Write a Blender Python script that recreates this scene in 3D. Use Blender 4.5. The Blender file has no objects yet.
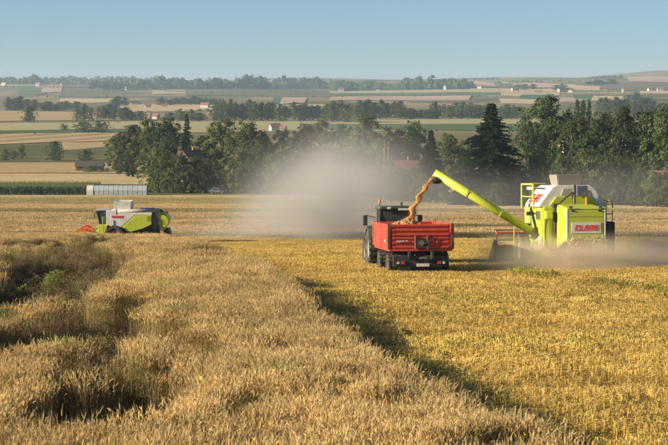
import bpy, bmesh, math, random
import numpy as np
from mathutils import Vector, Matrix
R = math.radians
rng = np.random.default_rng(7)
random.seed(7)
sc = bpy.context.scene
COL = sc.collection

# ------------------------------------------------------------------ camera, sky, sun, exposure
FPX, CX, CY, HORIZON = 2050.0, 334.0, 222.5, 85.0          # photograph is 668 x 445
PITCH = math.atan((CY - HORIZON) / FPX)
cam = bpy.data.cameras.new('camera')
cam.sensor_width = 36.0
cam.lens = FPX * 36.0 / 668.0
cam.clip_start, cam.clip_end = 0.5, 30000.0
cam.dof.use_dof = True
cam.dof.focus_distance = 82.0
cam.dof.aperture_fstop = 9.0
camo = bpy.data.objects.new('camera', cam)
COL.objects.link(camo)
camo.location = (0, 0, 0)
camo.rotation_euler = (math.pi / 2 - PITCH, 0, 0)
sc.camera = camo

SUN_EL, SUN_AZ = R(18.5), R(-103)        # azimuth measured from +Y (view direction) towards +X
world = bpy.data.worlds.new('World')
sc.world = world
world.use_nodes = True
wn = world.node_tree
bg = wn.nodes['Background']
sky = wn.nodes.new('ShaderNodeTexSky')
sky.sky_type = 'NISHITA'
sky.sun_disc = False
sky.sun_elevation = SUN_EL
sky.sun_rotation = SUN_AZ
sky.altitude = 200
sky.air_density = 0.62
sky.dust_density = 0.15
sky.ozone_density = 3.6
wn.links.new(sky.outputs[0], bg.inputs[0])
bg.inputs[1].default_value = 0.052
sun = bpy.data.lights.new('sun', 'SUN')
sun.energy = 5.0
sun.angle = R(0.53)
sun.color = (1.0, 0.86, 0.66)
suno = bpy.data.objects.new('sun', sun)
COL.objects.link(suno)
sdir = Vector((math.sin(SUN_AZ) * math.cos(SUN_EL), math.cos(SUN_AZ) * math.cos(SUN_EL), math.sin(SUN_EL)))
suno.rotation_euler = sdir.to_track_quat('Z', 'Y').to_euler()
sc.view_settings.view_transform = 'Standard'
sc.view_settings.look = 'None'
sc.view_settings.exposure = 1.0
sc.view_settings.gamma = 1.0
sc.view_settings.use_curve_mapping = False
sc.render.engine = 'CYCLES'
cy = sc.cycles
cy.max_bounces = 6
cy.diffuse_bounces = 3
cy.glossy_bounces = 2
cy.transmission_bounces = 4
cy.transparent_max_bounces = 8
cy.volume_bounces = 1
cy.volume_max_steps = 96
cy.volume_step_rate = 1.0
cy.sample_clamp_indirect = 4.0
cy.use_denoising = True

# ------------------------------------------------------------------ terrain function
PROF = np.array([(-200, -3.4), (-40, -3.4), (0, -3.9), (24, -4.95), (50, -6.0), (66, -6.65), (80, -7.3), (93, -8.1), (110, -9.3), (130, -10.65),
                 (162, -12.85), (190, -14.65), (215, -15.8), (250, -17.2), (300, -19.3), (350, -21.35), (420, -24.2), (480, -26.1), (520, -26.9),
                 (560, -27.3), (620, -27.8), (700, -27.9), (800, -27.9), (1000, -27.8), (1200, -27.6), (1500, -27.4),
                 (1800, -27.1), (2200, -26.6), (2800, -24.0), (3500, -19.5), (4300, -12.0), (5200, -2.5),
                 (6500, 15.0), (7000, 17.0), (8000, -5.0), (10000, -25.0)], float)
_x, _z = PROF[:, 0], PROF[:, 1]
_s = np.diff(_z) / np.diff(_x)
_m = np.empty(len(_x))
_m[0], _m[-1] = _s[0], _s[-1]
for _i in range(1, len(_x) - 1):
    a, b = _s[_i - 1], _s[_i]
    _m[_i] = 0 if a * b <= 0 else 2 * a * b / (a + b)


def prof(d):
    d = np.clip(np.asarray(d, float), _x[0], _x[-1])
    i = np.clip(np.searchsorted(_x, d) - 1, 0, len(_x) - 2)
    h = _x[i + 1] - _x[i]
    t = (d - _x[i]) / h
    return ((2 * t**3 - 3 * t**2 + 1) * _z[i] + (t**3 - 2 * t**2 + t) * h * _m[i]
            + (-2 * t**3 + 3 * t**2) * _z[i + 1] + (t**3 - t**2) * h * _m[i + 1])


def terr(x, d):
    x = np.asarray(x, float)
    d = np.asarray(d, float)
    z = prof(d)
    far = np.clip((d - 2300) / 2500, 0, 1)
    u = x / np.maximum(d, 50)
    z = z + far * d / FPX * (1.6 * np.sin(u * 31 + d * .0011) + 1.2 * np.sin(u * 67 + 1.3 + d * .0021))
    z = z + far * d / FPX * 8.0 * np.clip((u - 0.045) / 0.11, 0, 1) ** 1.2      # the bare hill on the right
    z = z - far * d / FPX * 1.5 * np.clip((-u - 0.02) / 0.1, 0, 1)
    near = np.clip((d - 10) / 40, 0, 1) * np.clip((400 - d) / 200, 0, 1)
    z = z + near * .07 * (np.sin(x * .31 + d * .12) + np.sin(x * .17 - d * .21 + 2))
    return z


_cp, _sp = math.cos(PITCH), math.sin(PITCH)


def ray(px, py):
    a, b = (px - CX) / FPX, (CY - py) / FPX
    return np.array([a, _cp + b * _sp, -_sp + b * _cp])


_ds = np.concatenate([np.arange(12, 700, .5), np.geomspace(700, 7600, 2500)])


def at(px, py, h=0.0):
    """photo pixel -> point on the land (raised by h)"""
    r = ray(px, py)
    t = _ds / r[1]
    f = r[2] * t - (terr(r[0] * t, _ds) + h)
    k = np.argmax(f < 0) if (f < 0).any() else len(f) - 1
    return Vector((r[0] * t[k], _ds[k], float(terr(r[0] * t[k], _ds[k]))))


def ground_z(x, y):
    return float(terr(x, y))


# ------------------------------------------------------------------ materials
MATS = {}


def nmat(name):
    m = bpy.data.materials.new(name)
    m.use_nodes = True
    nt = m.node_tree
    return m, nt, nt.nodes['Principled BSDF']


def L(nt, a, b):
    nt.links.new(a, b)


def ramp(nt, fac, stops):
    r = nt.nodes.new('ShaderNodeValToRGB')
    e = r.color_ramp.elements
    while len(e) < len(stops):
        e.new(0.5)
    for k, (p, c) in enumerate(stops):
        e[k].position = p
        e[k].color = (*c, 1) if len(c) == 3 else c
    L(nt, fac, r.inputs[0])
    return r.outputs[0]


def noise(nt, scale, detail=4, coord='Object', rough=.6, stretch=None):
    tc = nt.nodes.new('ShaderNodeTexCoord')
    n = nt.nodes.new('ShaderNodeTexNoise')
    n.inputs['Scale'].default_value = scale
    n.inputs['Detail'].default_value = detail
    n.inputs['Roughness'].default_value = rough
    src = tc.outputs[coord]
    if stretch:
        mp = nt.nodes.new('ShaderNodeMapping')
        mp.inputs['Scale'].default_value = stretch
        L(nt, src, mp.inputs[0])
        src = mp.outputs[0]
    L(nt, src, n.inputs['Vector'])
    return n.outputs[0]


def mixc(nt, fac, a, b, mode='MIX'):
    m = nt.nodes.new('ShaderNodeMix')
    m.data_type = 'RGBA'
    m.blend_type = mode
    for s, v in ((0, fac), (6, a), (7, b)):
        if hasattr(v, 'is_linked') or hasattr(v, 'links'):
            L(nt, v, m.inputs[s])
        else:
            m.inputs[s].default_value = v if s == 0 else (*v, 1)
    return m.outputs[2]


def paint(name, col, rough=.45, dust=.35, metal=0.0, dustcol=(.42, .34, .2), scale=2.5):
    if name in MATS:
        return MATS[name]
    m, nt, b = nmat(name)
    f = ramp(nt, noise(nt, scale, 6), [(.38, (0, 0, 0)), (.72, (dust,) * 3)])
    L(nt, mixc(nt, f, col, dustcol), b.inputs['Base Color'])
    b.inputs['Roughness'].default_value = rough
    b.inputs['Metallic'].default_value = metal
    b.inputs['Specular IOR Level'].default_value = .35
    MATS[name] = m
    return m


def leafmat(name, c1, c2, c3, trans=.25):
    m, nt, b = nmat(name)
    oi = nt.nodes.new('ShaderNodeObjectInfo')
    n = noise(nt, .45, 3)
    n2 = noise(nt, 2.2, 2)
    c = ramp(nt, n, [(.35, c1), (.55, c2), (.75, c3)])
    hs = nt.nodes.new('ShaderNodeHueSaturation')
    mr = nt.nodes.new('ShaderNodeMapRange')
    mr.inputs[3].default_value, mr.inputs[4].default_value = .62, 1.35
    L(nt, oi.outputs['Random'], mr.inputs[0])
    L(nt, mr.outputs[0], hs.inputs['Value'])
    mr2 = nt.nodes.new('ShaderNodeMapRange')
    mr2.inputs[3].default_value, mr2.inputs[4].default_value = .475, .525
    wn_ = nt.nodes.new('ShaderNodeTexWhiteNoise')
    wn_.noise_dimensions = '1D'
    L(nt, oi.outputs['Random'], wn_.inputs['W'])
    L(nt, wn_.outputs[0], mr2.inputs[0])
    L(nt, mr2.outputs[0], hs.inputs['Hue'])
    L(nt, mixc(nt, ramp(nt, n2, [(.4, (0, 0, 0)), (.7, (.5,) * 3)]), c, c3), hs.inputs['Color'])
    L(nt, hs.outputs[0], b.inputs['Base Color'])
    b.inputs['Roughness'].default_value = .75
    b.inputs['Specular IOR Level'].default_value = .15
    tr = nt.nodes.new('ShaderNodeBsdfTranslucent')
    L(nt, hs.outputs[0], tr.inputs[0])
    mx = nt.nodes.new('ShaderNodeMixShader')
    mx.inputs[0].default_value = trans
    L(nt, b.outputs[0], mx.inputs[1])
    L(nt, tr.outputs[0], mx.inputs[2])
    L(nt, mx.outputs[0], nt.nodes['Material Output'].inputs[0])
    return m


def plantmat(name, trans=.2):
    """colour attribute 'Col' times a per-instance variation"""
    m, nt, b = nmat(name)
    at_ = nt.nodes.new('ShaderNodeAttribute')
    at_.attribute_name = 'Col'
    oi = nt.nodes.new('ShaderNodeObjectInfo')
    hs = nt.nodes.new('ShaderNodeHueSaturation')
    tint = nt.nodes.new('ShaderNodeAttribute')
    tint.attribute_type = 'INSTANCER'
    tint.attribute_name = 'tint'
    mr = nt.nodes.new('ShaderNodeMapRange')
    mr.inputs[3].default_value, mr.inputs[4].default_value = .72, 1.22
    L(nt, oi.outputs['Random'], mr.inputs[0])
    L(nt, mr.outputs[0], hs.inputs['Value'])
    L(nt, at_.outputs['Color'], hs.inputs['Color'])
    c = mixc(nt, 1.0, hs.outputs[0], (1, 1, 1), 'MULTIPLY')
    L(nt, tint.outputs['Color'], c.node.inputs[7])
    L(nt, c, b.inputs['Base Color'])
    b.inputs['Roughness'].default_value = .7
    b.inputs['Specular IOR Level'].default_value = .2
    tr = nt.nodes.new('ShaderNodeBsdfTranslucent')
    L(nt, c, tr.inputs[0])
    mx = nt.nodes.new('ShaderNodeMixShader')
    mx.inputs[0].default_value = trans
    L(nt, b.outputs[0], mx.inputs[1])
    L(nt, tr.outputs[0], mx.inputs[2])
    L(nt, mx.outputs[0], nt.nodes['Material Output'].inputs[0])
    return m


def fieldmat(name, col, col2, stripe=0.0, stripes_deg=0.0, nscale=.02, stretch=(1, 1, 1), amt=1.0, fine=.6):
    m, nt, b = nmat(name)
    c = ramp(nt, noise(nt, nscale, 7, rough=.65, stretch=stretch), [(.3, col), (.72, col2)])
    g = ramp(nt, noise(nt, fine, 6, rough=.75), [(.25, (.62,) * 3), (.75, (1.3,) * 3)])
    c = mixc(nt, 1.0, c, g, 'MULTIPLY')
    if stripe:
        tc = nt.nodes.new('ShaderNodeTexCoord')
        mp = nt.nodes.new('ShaderNodeMapping')
        mp.inputs['Rotation'].default_value = (0, 0, R(stripes_deg))
        L(nt, tc.outputs['Object'], mp.inputs[0])
        w = nt.nodes.new('ShaderNodeTexWave')
        w.inputs['Scale'].default_value = stripe
        w.inputs['Distortion'].default_value = 1.5
        w.inputs['Detail'].default_value = 3
        L(nt, mp.outputs[0], w.inputs[0])
        c = mixc(nt, 1.0, c, ramp(nt, w.outputs[1], [(.1, (1 - .4 * amt,) * 3), (.6, (1.1,) * 3)]), 'MULTIPLY')
    L(nt, c, b.inputs['Base Color'])
    b.inputs['Roughness'].default_value = .95
    b.inputs['Specular IOR Level'].default_value = .05
    bp = nt.nodes.new('ShaderNodeBump')
    bp.inputs['Strength'].default_value = .6
    bp.inputs['Distance'].default_value = .25
    L(nt, noise(nt, 1.8, 5), bp.inputs['Height'])
    L(nt, bp.outputs[0], b.inputs['Normal'])
    return m


# ------------------------------------------------------------------ object helpers
def tag(o, label=None, cat=None, group=None, kind=None):
    for k, v in (('label', label), ('category', cat), ('group', group), ('kind', kind)):
        if v:
            o[k] = v
    return o


def thing(name, label, cat, loc=(0, 0, 0), rotz=0.0, group=None):
    o = bpy.data.objects.new(name, None)
    o.empty_display_size = .3
    COL.objects.link(o)
    o.location = loc
    o.rotation_euler = (0, 0, rotz)
    return tag(o, label, cat, group)


def link(name, me, mat, parent=None, smooth=False):
    o = bpy.data.objects.new(name, me)
    if mat is not None:
        me.materials.append(mat)
    if smooth:
        me.polygons.foreach_set('use_smooth', [True] * len(me.polygons))
    COL.objects.link(o)
    o.parent = parent
    return o


def empty(name, parent, loc=(0, 0, 0)):
    o = bpy.data.objects.new(name, None)
    COL.objects.link(o)
    o.parent = parent
    o.location = loc
    return o


def copy_tree(o, parent=None):
    c = o.copy()
    COL.objects.link(c)
    if parent is not None:
        c.parent = parent
    for ch in list(o.children):
        copy_tree(ch, c)
    return c


class MB:
    def __init__(s):
        s.v, s.f = [], []

    def add(s, vs, fs):
        n = len(s.v)
        s.v += [tuple(v) for v in vs]
        s.f += [tuple(i + n for i in f) for f in fs]
        return s

    def box(s, c, d, rot=None):
        vs = [Vector((a * d[0] / 2, b * d[1] / 2, e * d[2] / 2)) for a in (-1, 1) for b in (-1, 1) for e in (-1, 1)]
        if rot:
            M = Matrix.Rotation(rot[0], 3, 'X') @ Matrix.Rotation(rot[1], 3, 'Y') @ Matrix.Rotation(rot[2], 3, 'Z')
            vs = [M @ v for v in vs]
        vs = [v + Vector(c) for v in vs]
        return s.add(vs, [(0, 1, 3, 2), (4, 6, 7, 5), (0, 4, 5, 1), (2, 3, 7, 6), (0, 2, 6, 4), (1, 5, 7, 3)])

    def prism(s, poly, axis, a, b):
        """poly in the two other axes (in xyz order), extruded along axis from a to b"""
        n = len(poly)

        def mk(p, t):
            if axis == 'x':
                return (t, p[0], p[1])
            if axis == 'y':
                return (p[0], t, p[1])
            return (p[0], p[1], t)
        vs = [mk(p, a) for p in poly] + [mk(p, b) for p in poly]
        fs = [tuple(range(n)), tuple(range(2 * n - 1, n - 1, -1))]
        fs += [(i, n + i, n + (i + 1) % n, (i + 1) % n) for i in range(n)]
        return s.add(vs, fs)

    def tube(s, pts, r, n=8, caps=True):
        pts = [Vector(p) for p in pts]
        rs = r if isinstance(r, (list, tuple)) else [r] * len(pts)
        rings = []
        for i, p in enumerate(pts):
            d = (pts[min(i + 1, len(pts) - 1)] - pts[max(i - 1, 0)]).normalized()
            q = d.to_track_quat('Z', 'Y')
            rings.append([p + q @ Vector((math.cos(k * 2 * math.pi / n) * rs[i], math.sin(k * 2 * math.pi / n) * rs[i], 0)) for k in range(n)])
        vs = [v for rg in rings for v in rg]
        fs = [(i * n + k, i * n + (k + 1) % n, (i + 1) * n + (k + 1) % n, (i + 1) * n + k) for i in range(len(pts) - 1) for k in range(n)]
        if caps:
            fs += [tuple(range(n - 1, -1, -1)), tuple((len(pts) - 1) * n + k for k in range(n))]
        return s.add(vs, fs)

    def lathe_x(s, prof_, n=28, c=(0, 0, 0)):
        """profile (x, r) spun about the x axis"""
        m = len(prof_)
        vs = [(c[0] + x, c[1] + r * math.cos(2 * math.pi * k / n), c[2] + r * math.sin(2 * math.pi * k / n)) for k in range(n) for x, r in prof_]
        fs = [(k * m + i, k * m + i + 1, ((k + 1) % n) * m + i + 1, ((k + 1) % n) * m + i) for k in range(n) for i in range(m - 1)]
        return s.add(vs, fs)

    def mesh(s, name):
        me = bpy.data.meshes.new(name)
        me.from_pydata(s.v, [], s.f)
        bm = bmesh.new()
        bm.from_mesh(me)
        bmesh.ops.recalc_face_normals(bm, faces=bm.faces)
        bm.to_mesh(me)
        bm.free()
        me.update()
        return me

    def build(s, name, mat, parent=None, smooth=False, bevel=0.0):
        o = link(name, s.mesh(name), mat, parent, smooth)
        if bevel:
            md = o.modifiers.new('bevel', 'BEVEL')
            md.width = bevel
            md.segments = 2
            md.limit_method = 'ANGLE'
            md.angle_limit = R(40)
        return o


def bx(name, mat, parent, c, d, bevel=.012, rot=None):
    return MB().box(c, d, rot).build(name, mat, parent, bevel=bevel)


# ------------------------------------------------------------------ ground sheet
def grid_mesh(name, X, Y, Z, skirt=None):
    nr, nc = X.shape
    vs = np.stack([X, Y, Z], -1).reshape(-1, 3)
    idx = np.arange(nr * nc).reshape(nr, nc)
    q = np.stack([idx[:-1, :-1], idx[:-1, 1:], idx[1:, 1:], idx[1:, :-1]], -1).reshape(-1, 4)
    if skirt:
        ring = np.concatenate([idx[0, :], idx[1:, -1], idx[-1, -2::-1], idx[-2:0:-1, 0]])
        low = vs[ring].copy()
        low[:, 2] -= skirt
        b = len(vs) + np.arange(len(ring))
        vs = np.concatenate([vs, low])
        q = np.concatenate([q, np.stack([ring, np.roll(ring, -1), np.roll(b, -1), b], -1)])
    me = bpy.data.meshes.new(name)
    me.from_pydata(vs.tolist(), [], q.tolist())
    me.update()
    return me


dd = np.concatenate([np.linspace(-150, 10, 9)[:-1], np.linspace(10, 220, 140)[:-1], np.geomspace(220, 9800, 300)])
uu = np.linspace(-.62, .62, 190)
DD, UU = np.meshgrid(dd, uu, indexing='ij')
XX = UU * (np.abs(DD) + 60)
m, nt, b = nmat('land')
geo = nt.nodes.new('ShaderNodeNewGeometry')
sep = nt.nodes.new('ShaderNodeSeparateXYZ')
L(nt, geo.outputs['Position'], sep.inputs[0])
mr = nt.nodes.new('ShaderNodeMapRange')
mr.inputs[1].default_value, mr.inputs[2].default_value = 185, 215
L(nt, sep.outputs[1], mr.inputs[0])
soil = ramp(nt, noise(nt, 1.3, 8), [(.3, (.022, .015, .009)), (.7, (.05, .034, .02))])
meadow = ramp(nt, noise(nt, .006, 8, stretch=(1, .35, 1)), [(.35, (.1, .108, .036)), (.5, (.2, .17, .07)), (.65, (.36, .27, .125))])
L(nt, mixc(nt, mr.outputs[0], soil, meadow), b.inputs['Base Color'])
b.inputs['Roughness'].default_value = 1
b.inputs['Specular IOR Level'].default_value = .03
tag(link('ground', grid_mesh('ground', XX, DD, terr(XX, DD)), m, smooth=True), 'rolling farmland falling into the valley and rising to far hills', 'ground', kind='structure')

# ------------------------------------------------------------------ fields laid on the land
FM = {
    'tan': fieldmat('field_tan', (.42, .30, .135), (.5, .37, .18), nscale=.03, stretch=(.3, 1, 1)),
    'straw': fieldmat('field_straw', (.5, .37, .18), (.6, .46, .24), nscale=.03, stretch=(.3, 1, 1)),
    'dull': fieldmat('field_dull', (.22, .17, .085), (.3, .23, .115), nscale=.05, stretch=(.25, 1, 1)),
    'dark': fieldmat('field_dark', (.12, .1, .045), (.19, .15, .07), nscale=.08, stretch=(.2, 1, 1)),
    'green': fieldmat('field_green', (.075, .12, .03), (.13, .17, .05), nscale=.01, stretch=(.4, 1, 1)),
    'lush': fieldmat('field_lush', (.04, .13, .035), (.06, .16, .045), nscale=.01),
    'olive': fieldmat('field_olive', (.10, .11, .04), (.2, .175, .075), nscale=.012, stretch=(.4, 1, 1)),
    'pale': fieldmat('field_pale', (.45, .39, .19), (.35, .34, .15), nscale=.008, stretch=(.3, 1, 1)),
    'pink': fieldmat('field_pink', (.46, .31, .2), (.54, .38, .25), nscale=.008),
    'rows': fieldmat('field_rows', (.40, .29, .13), (.48, .36, .17), stripe=.012, stripes_deg=12, nscale=.01, amt=.75),
}
FIELD_N = [0]


def field(kind, x0, x1, t0, t1, b0, b1, label, h=None, name='field'):
    """four photo corners (left/right x, top y at both, bottom y at both) put on the land"""
    nx, ny = 26, 9
    X, Y, Z = (np.zeros((ny, nx)) for _ in range(3))
    k = FIELD_N[0]
    FIELD_N[0] += 1
    for i in range(ny):
        for j in range(nx):
            s, t = j / (nx - 1), i / (ny - 1)
            wob = .35 * math.sin(s * 9 + k * 2.1) * (1 - t) + .3 * math.sin(s * 7 + k) * t
            py = (b0 + (b1 - b0) * s) * (1 - t) + (t0 + (t1 - t0) * s) * t + wob * (.4 if py_small(t0, b0) else 1) * .6
            skew = 3 * math.sin(k * 1.7) * (t - .5)
            p = at(x0 + (x1 - x0) * s + skew, py)
            hh = h if h is not None else (.04 + .00012 * p.y + (k % 7) * (.006 + .00003 * p.y))
            X[i, j], Y[i, j], Z[i, j] = p.x, p.y, p.z + hh
    me = grid_mesh(name, X, Y, Z, skirt=.5 if Y.max() < 600 else None)
    return tag(link(name, me, FM[kind], smooth=False), label, 'field', kind='structure')


def py_small(t, b_):
    return abs(b_ - t) < 4


FL = [
    # middle ground, straight behind the mown field
    ('dull', -60, 740, 235.2, 235.6, 238.5, 239, 'dark field edge track just behind the pale harvester'),
    ('tan', -60, 740, 221, 222, 235, 235.4, 'broad tan stubble field behind the machines'),
    ('dull', -60, 740, 218.6, 219.6, 220.8, 221.6, 'thin brown strip crossing behind the red trailer'),
    ('tan', -60, 740, 213.6, 215, 218.4, 219.3, 'narrow tan strip above the thin brown strip'),
    ('dark', -60, 300, 211.2, 212.5, 213.4, 214.3, 'dark weedy strip left of the dust cloud'),
    ('straw', -60, 740, 205, 208.5, 211, 213.5, 'pale straw strip in front of the tree belt'),
    ('dull', -60, 400, 199.5, 200, 204.8, 205.6, 'grey green strip under the polytunnel'),
    ('straw', -60, 400, 195.4, 195.6, 199.2, 199.8, 'light straw strip just below the polytunnel'),
    # left, rising behind the corn
    ('straw', -60, 150, 174, 174, 184, 185, 'light straw field above the corn strip'),
    ('tan', -60, 150, 163.5, 162, 173.4, 173.4, 'tan field behind the dark roofed shed'),
    ('olive', -60, 160, 147.5, 142, 163, 161.5, 'rough meadow dotted with round bushes'),
    ('tan', 62, 112, 143, 142.3, 151, 147, 'small tan patch between bushes and tree belt'),
    ('rows', -60, 118, 135, 132.5, 147, 141, 'tan field ruled with dark rows at left'),
    ('green', -60, 160, 132, 129, 135, 132.3, 'green strip above the ruled field'),
    ('pale', -60, 330, 124, 119.5, 131.6, 128, 'pale yellow green meadow beyond the tree belt at left'),
    ('tan', -60, 150, 110.5, 113, 122, 120, 'tan field around the lone round tree'),
    ('pale', 180, 520, 125, 121, 133, 130, 'light strip of meadow above the dust cloud'),
    ('pale', 285, 540, 118.2, 118.4, 125.5, 124, 'pale meadow behind the big spruce'),
    ('green', 300, 530, 124.5, 124.5, 130, 131, 'green meadow strip behind the big spruce'),
    # far slopes, left
    ('green', 18, 46, 88, 88, 95, 95.5, 'green far slope above the left trees'),
    ('pink', 42, 62, 86.5, 86, 93, 92.5, 'reddish far field above the left trees'),
    ('olive', 60, 125, 89, 89, 98.5, 98, 'olive far slope left of centre'),
    ('straw', 60, 115, 98.8, 98.8, 103.5, 102.5, 'straw far field under the olive slope'),
    ('straw', -40, 60, 84.6, 84.8, 86.2, 86, 'thin straw strip below the left forest'),
    ('straw', 152, 186, 90.5, 90.2, 94.5, 93.8, 'far straw strip near the village trees'),
    ('olive', 185, 330, 88.2, 89.5, 96, 97, 'long olive far slope in the centre'),
    ('lush', 273, 284, 98, 98, 104, 104.5, 'bright green far plot'),
    ('pink', 281, 306, 98.2, 98, 104.5, 103, 'reddish far plot beside the bright green one'),
    ('straw', 120, 215, 105, 104, 113, 110, 'far straw field among the houses at left'),
    ('straw', 300, 338, 91, 91, 93, 93.5, 'short far straw strip in the centre'),
    ('green', 305, 336, 87.5, 87.5, 90.6, 90.6, 'short far green strip in the centre'),
    ('pale', 270, 330, 105, 104.5, 109.5, 109, 'light far strip under the reddish plot'),
    # far slopes, centre and right
    ('pale', 330, 500, 91.5, 89.5, 94, 92.4, 'long pale far strip below the village trees'),
    ('green', 330, 500, 94.2, 92.8, 96.8, 95.8, 'long green far strip'),
    ('pink', 330, 470, 97.2, 96.2, 101, 100.8, 'broad reddish far field behind the belt'),
    ('straw', 470, 560, 88.5, 89, 96.5, 95.5, 'wide straw far slope at right'),
    ('pink', 470, 495, 80.6, 83.6, 84.5, 86.5, 'reddish tilted field on the right hill'),
    ('pink', 502, 553, 82, 84, 88.4, 88, 'reddish field under the hilltop at right'),
    ('green', 499, 512, 83.5, 84, 88, 88, 'small green plot on the right hill'),
    ('straw', 553, 602, 84, 86.5, 90, 90.5, 'pale straw field on the right hill'),
    ('olive', 575, 600, 83.6, 85, 86, 87, 'olive patch among the right hill fields'),
    ('lush', 520, 552, 95.5, 95, 99.5, 99.2, 'green plot low on the right hill'),
    ('lush', 572, 608, 95, 94.6, 101.5, 101, 'dark green plot under the far farmhouses at right'),
    ('straw', 500, 548, 98.8, 99.6, 103.5, 104.5, 'straw field low on the right hill'),
    ('pink', 548, 575, 97.6, 97.8, 102, 102.5, 'reddish plot low on the right hill'),
    ('straw', 592, 632, 96, 97, 101, 100.5, 'straw plot beside the dark green one'),
    ('olive', 600, 700, 83, 84, 90, 91, 'olive far slope at the right edge'),
    ('pink', 628, 720, 77.6, 76, 82, 84, 'reddish field on the right skyline'),
    ('straw', 640, 720, 91.5, 92, 94, 95, 'far straw strip at the right edge'),
]
for f in FL:
    field(*f)
_r = np.random.default_rng(99)
for k in range(46):                       # narrow plots on the far slopes
    px0 = _r.uniform(-20, 640)
    yb = _r.uniform(86.6, 98) if px0 < 330 else _r.uniform(86.5, 103)
    ht = _r.uniform(.5, 1.5)
    wd = _r.uniform(18, 70)
    sl = _r.uniform(-.5, .5)
    kd = str(_r.choice(['straw', 'olive', 'pale', 'green', 'dull', 'olive', 'dark', 'pink']))
    wd_n = {'straw': 'straw', 'olive': 'olive', 'pale': 'pale', 'green': 'green', 'dull': 'brown', 'dark': 'dark', 'pink': 'reddish'}[kd]
    field(kd, px0, px0 + wd, yb - ht, yb - ht + sl, yb, yb + sl, 'narrow %s plot on the far slopes' % wd_n)

# ------------------------------------------------------------------ mown stubble sheet and wheat edge
EDGE = np.array([(10, 4.6), (20, 3.4), (25.4, 2.2), (28, 1.65), (33.5, .75), (38, .3), (50, -.75), (66, -2.6), (85, -4.9), (110, -8.3), (140, -11.6), (175, -14.6), (200, -16)])


def edge(d):
    return np.interp(d, EDGE[:, 0], EDGE[:, 1]) + .12 * np.sin(d * 1.3) + .1 * np.sin(d * .47 + 1)


nd = 260
ds_ = np.linspace(14, 206, nd)
ts = np.linspace(0, 1, 60)
Dg, Tg = np.meshgrid(ds_, ts, indexing='ij')
Xg = edge(Dg) + Tg * (60 + Dg * .35)
m, nt, b = nmat('stubble_ground')
c = ramp(nt, noise(nt, .35, 8, rough=.7), [(.3, (.27, .185, .045)), (.5, (.43, .305, .075)), (.7, (.5, .375, .11))])
c = mixc(nt, ramp(nt, noise(nt, .16, 6, rough=.7, stretch=(1, .45, 1)), [(.52, (0, 0, 0)), (.7, (.55,) * 3)]), c, (.22, .2, .04))
c = mixc(nt, 1.0, c, ramp(nt, noise(nt, 9, 6, rough=.8), [(.25, (.4,) * 3), (.65, (1.25,) * 3)]), 'MULTIPLY')
L(nt, c, b.inputs['Base Color'])
b.inputs['Roughness'].default_value = 1
b.inputs['Specular IOR Level'].default_value = .05
bp = nt.nodes.new('ShaderNodeBump')
bp.inputs['Strength'].default_value = .8
bp.inputs['Distance'].default_value = .08
L(nt, noise(nt, 7, 6), bp.inputs['Height'])
L(nt, bp.outputs[0], b.inputs['Normal'])
tag(link('stubble_ground', grid_mesh('stubble_ground', Xg, Dg, terr(Xg, Dg) + .03, skirt=.3), m, smooth=True), 'golden mown field littered with straw on the right', 'field', kind='structure')


# ------------------------------------------------------------------ plant tiles for the stuff
def strip_mesh(name, quads_v, quads_c, mat):
    """quads_v (n,4,3), quads_c (n,3)"""
    n = len(quads_v)
    me = bpy.data.meshes.new(name)
    me.vertices.add(4 * n)
    me.vertices.foreach_set('co', np.asarray(quads_v, np.float32).reshape(-1))
    me.loops.add(4 * n)
    me.loops.foreach_set('vertex_index', np.arange(4 * n, dtype=np.int32))
    me.polygons.add(n)
    me.polygons.foreach_set('loop_start', np.arange(0, 4 * n, 4, dtype=np.int32))
    if quads_c is not None:
        ca = me.color_attributes.new('Col', 'FLOAT_COLOR', 'POINT')
        cc = np.concatenate([np.repeat(np.asarray(quads_c), 4, 0), np.ones((4 * n, 1))], 1)
        ca.data.foreach_set('color', cc.astype(np.float32).reshape(-1))
    me.update(calc_edges=True)
    me.validate()
    me.materials.append(mat)
    return me


def ribbon(Q, C, pts, ws, side, col):
    for i in range(len(pts) - 1):
        a, b_ = pts[i], pts[i + 1]
        Q.append([a - side * ws[i], a + side * ws[i], b_ + side * ws[i + 1], b_ - side * ws[i + 1]])
        C.append(col)


WHEAT_M = plantmat('wheat', .12)


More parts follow.
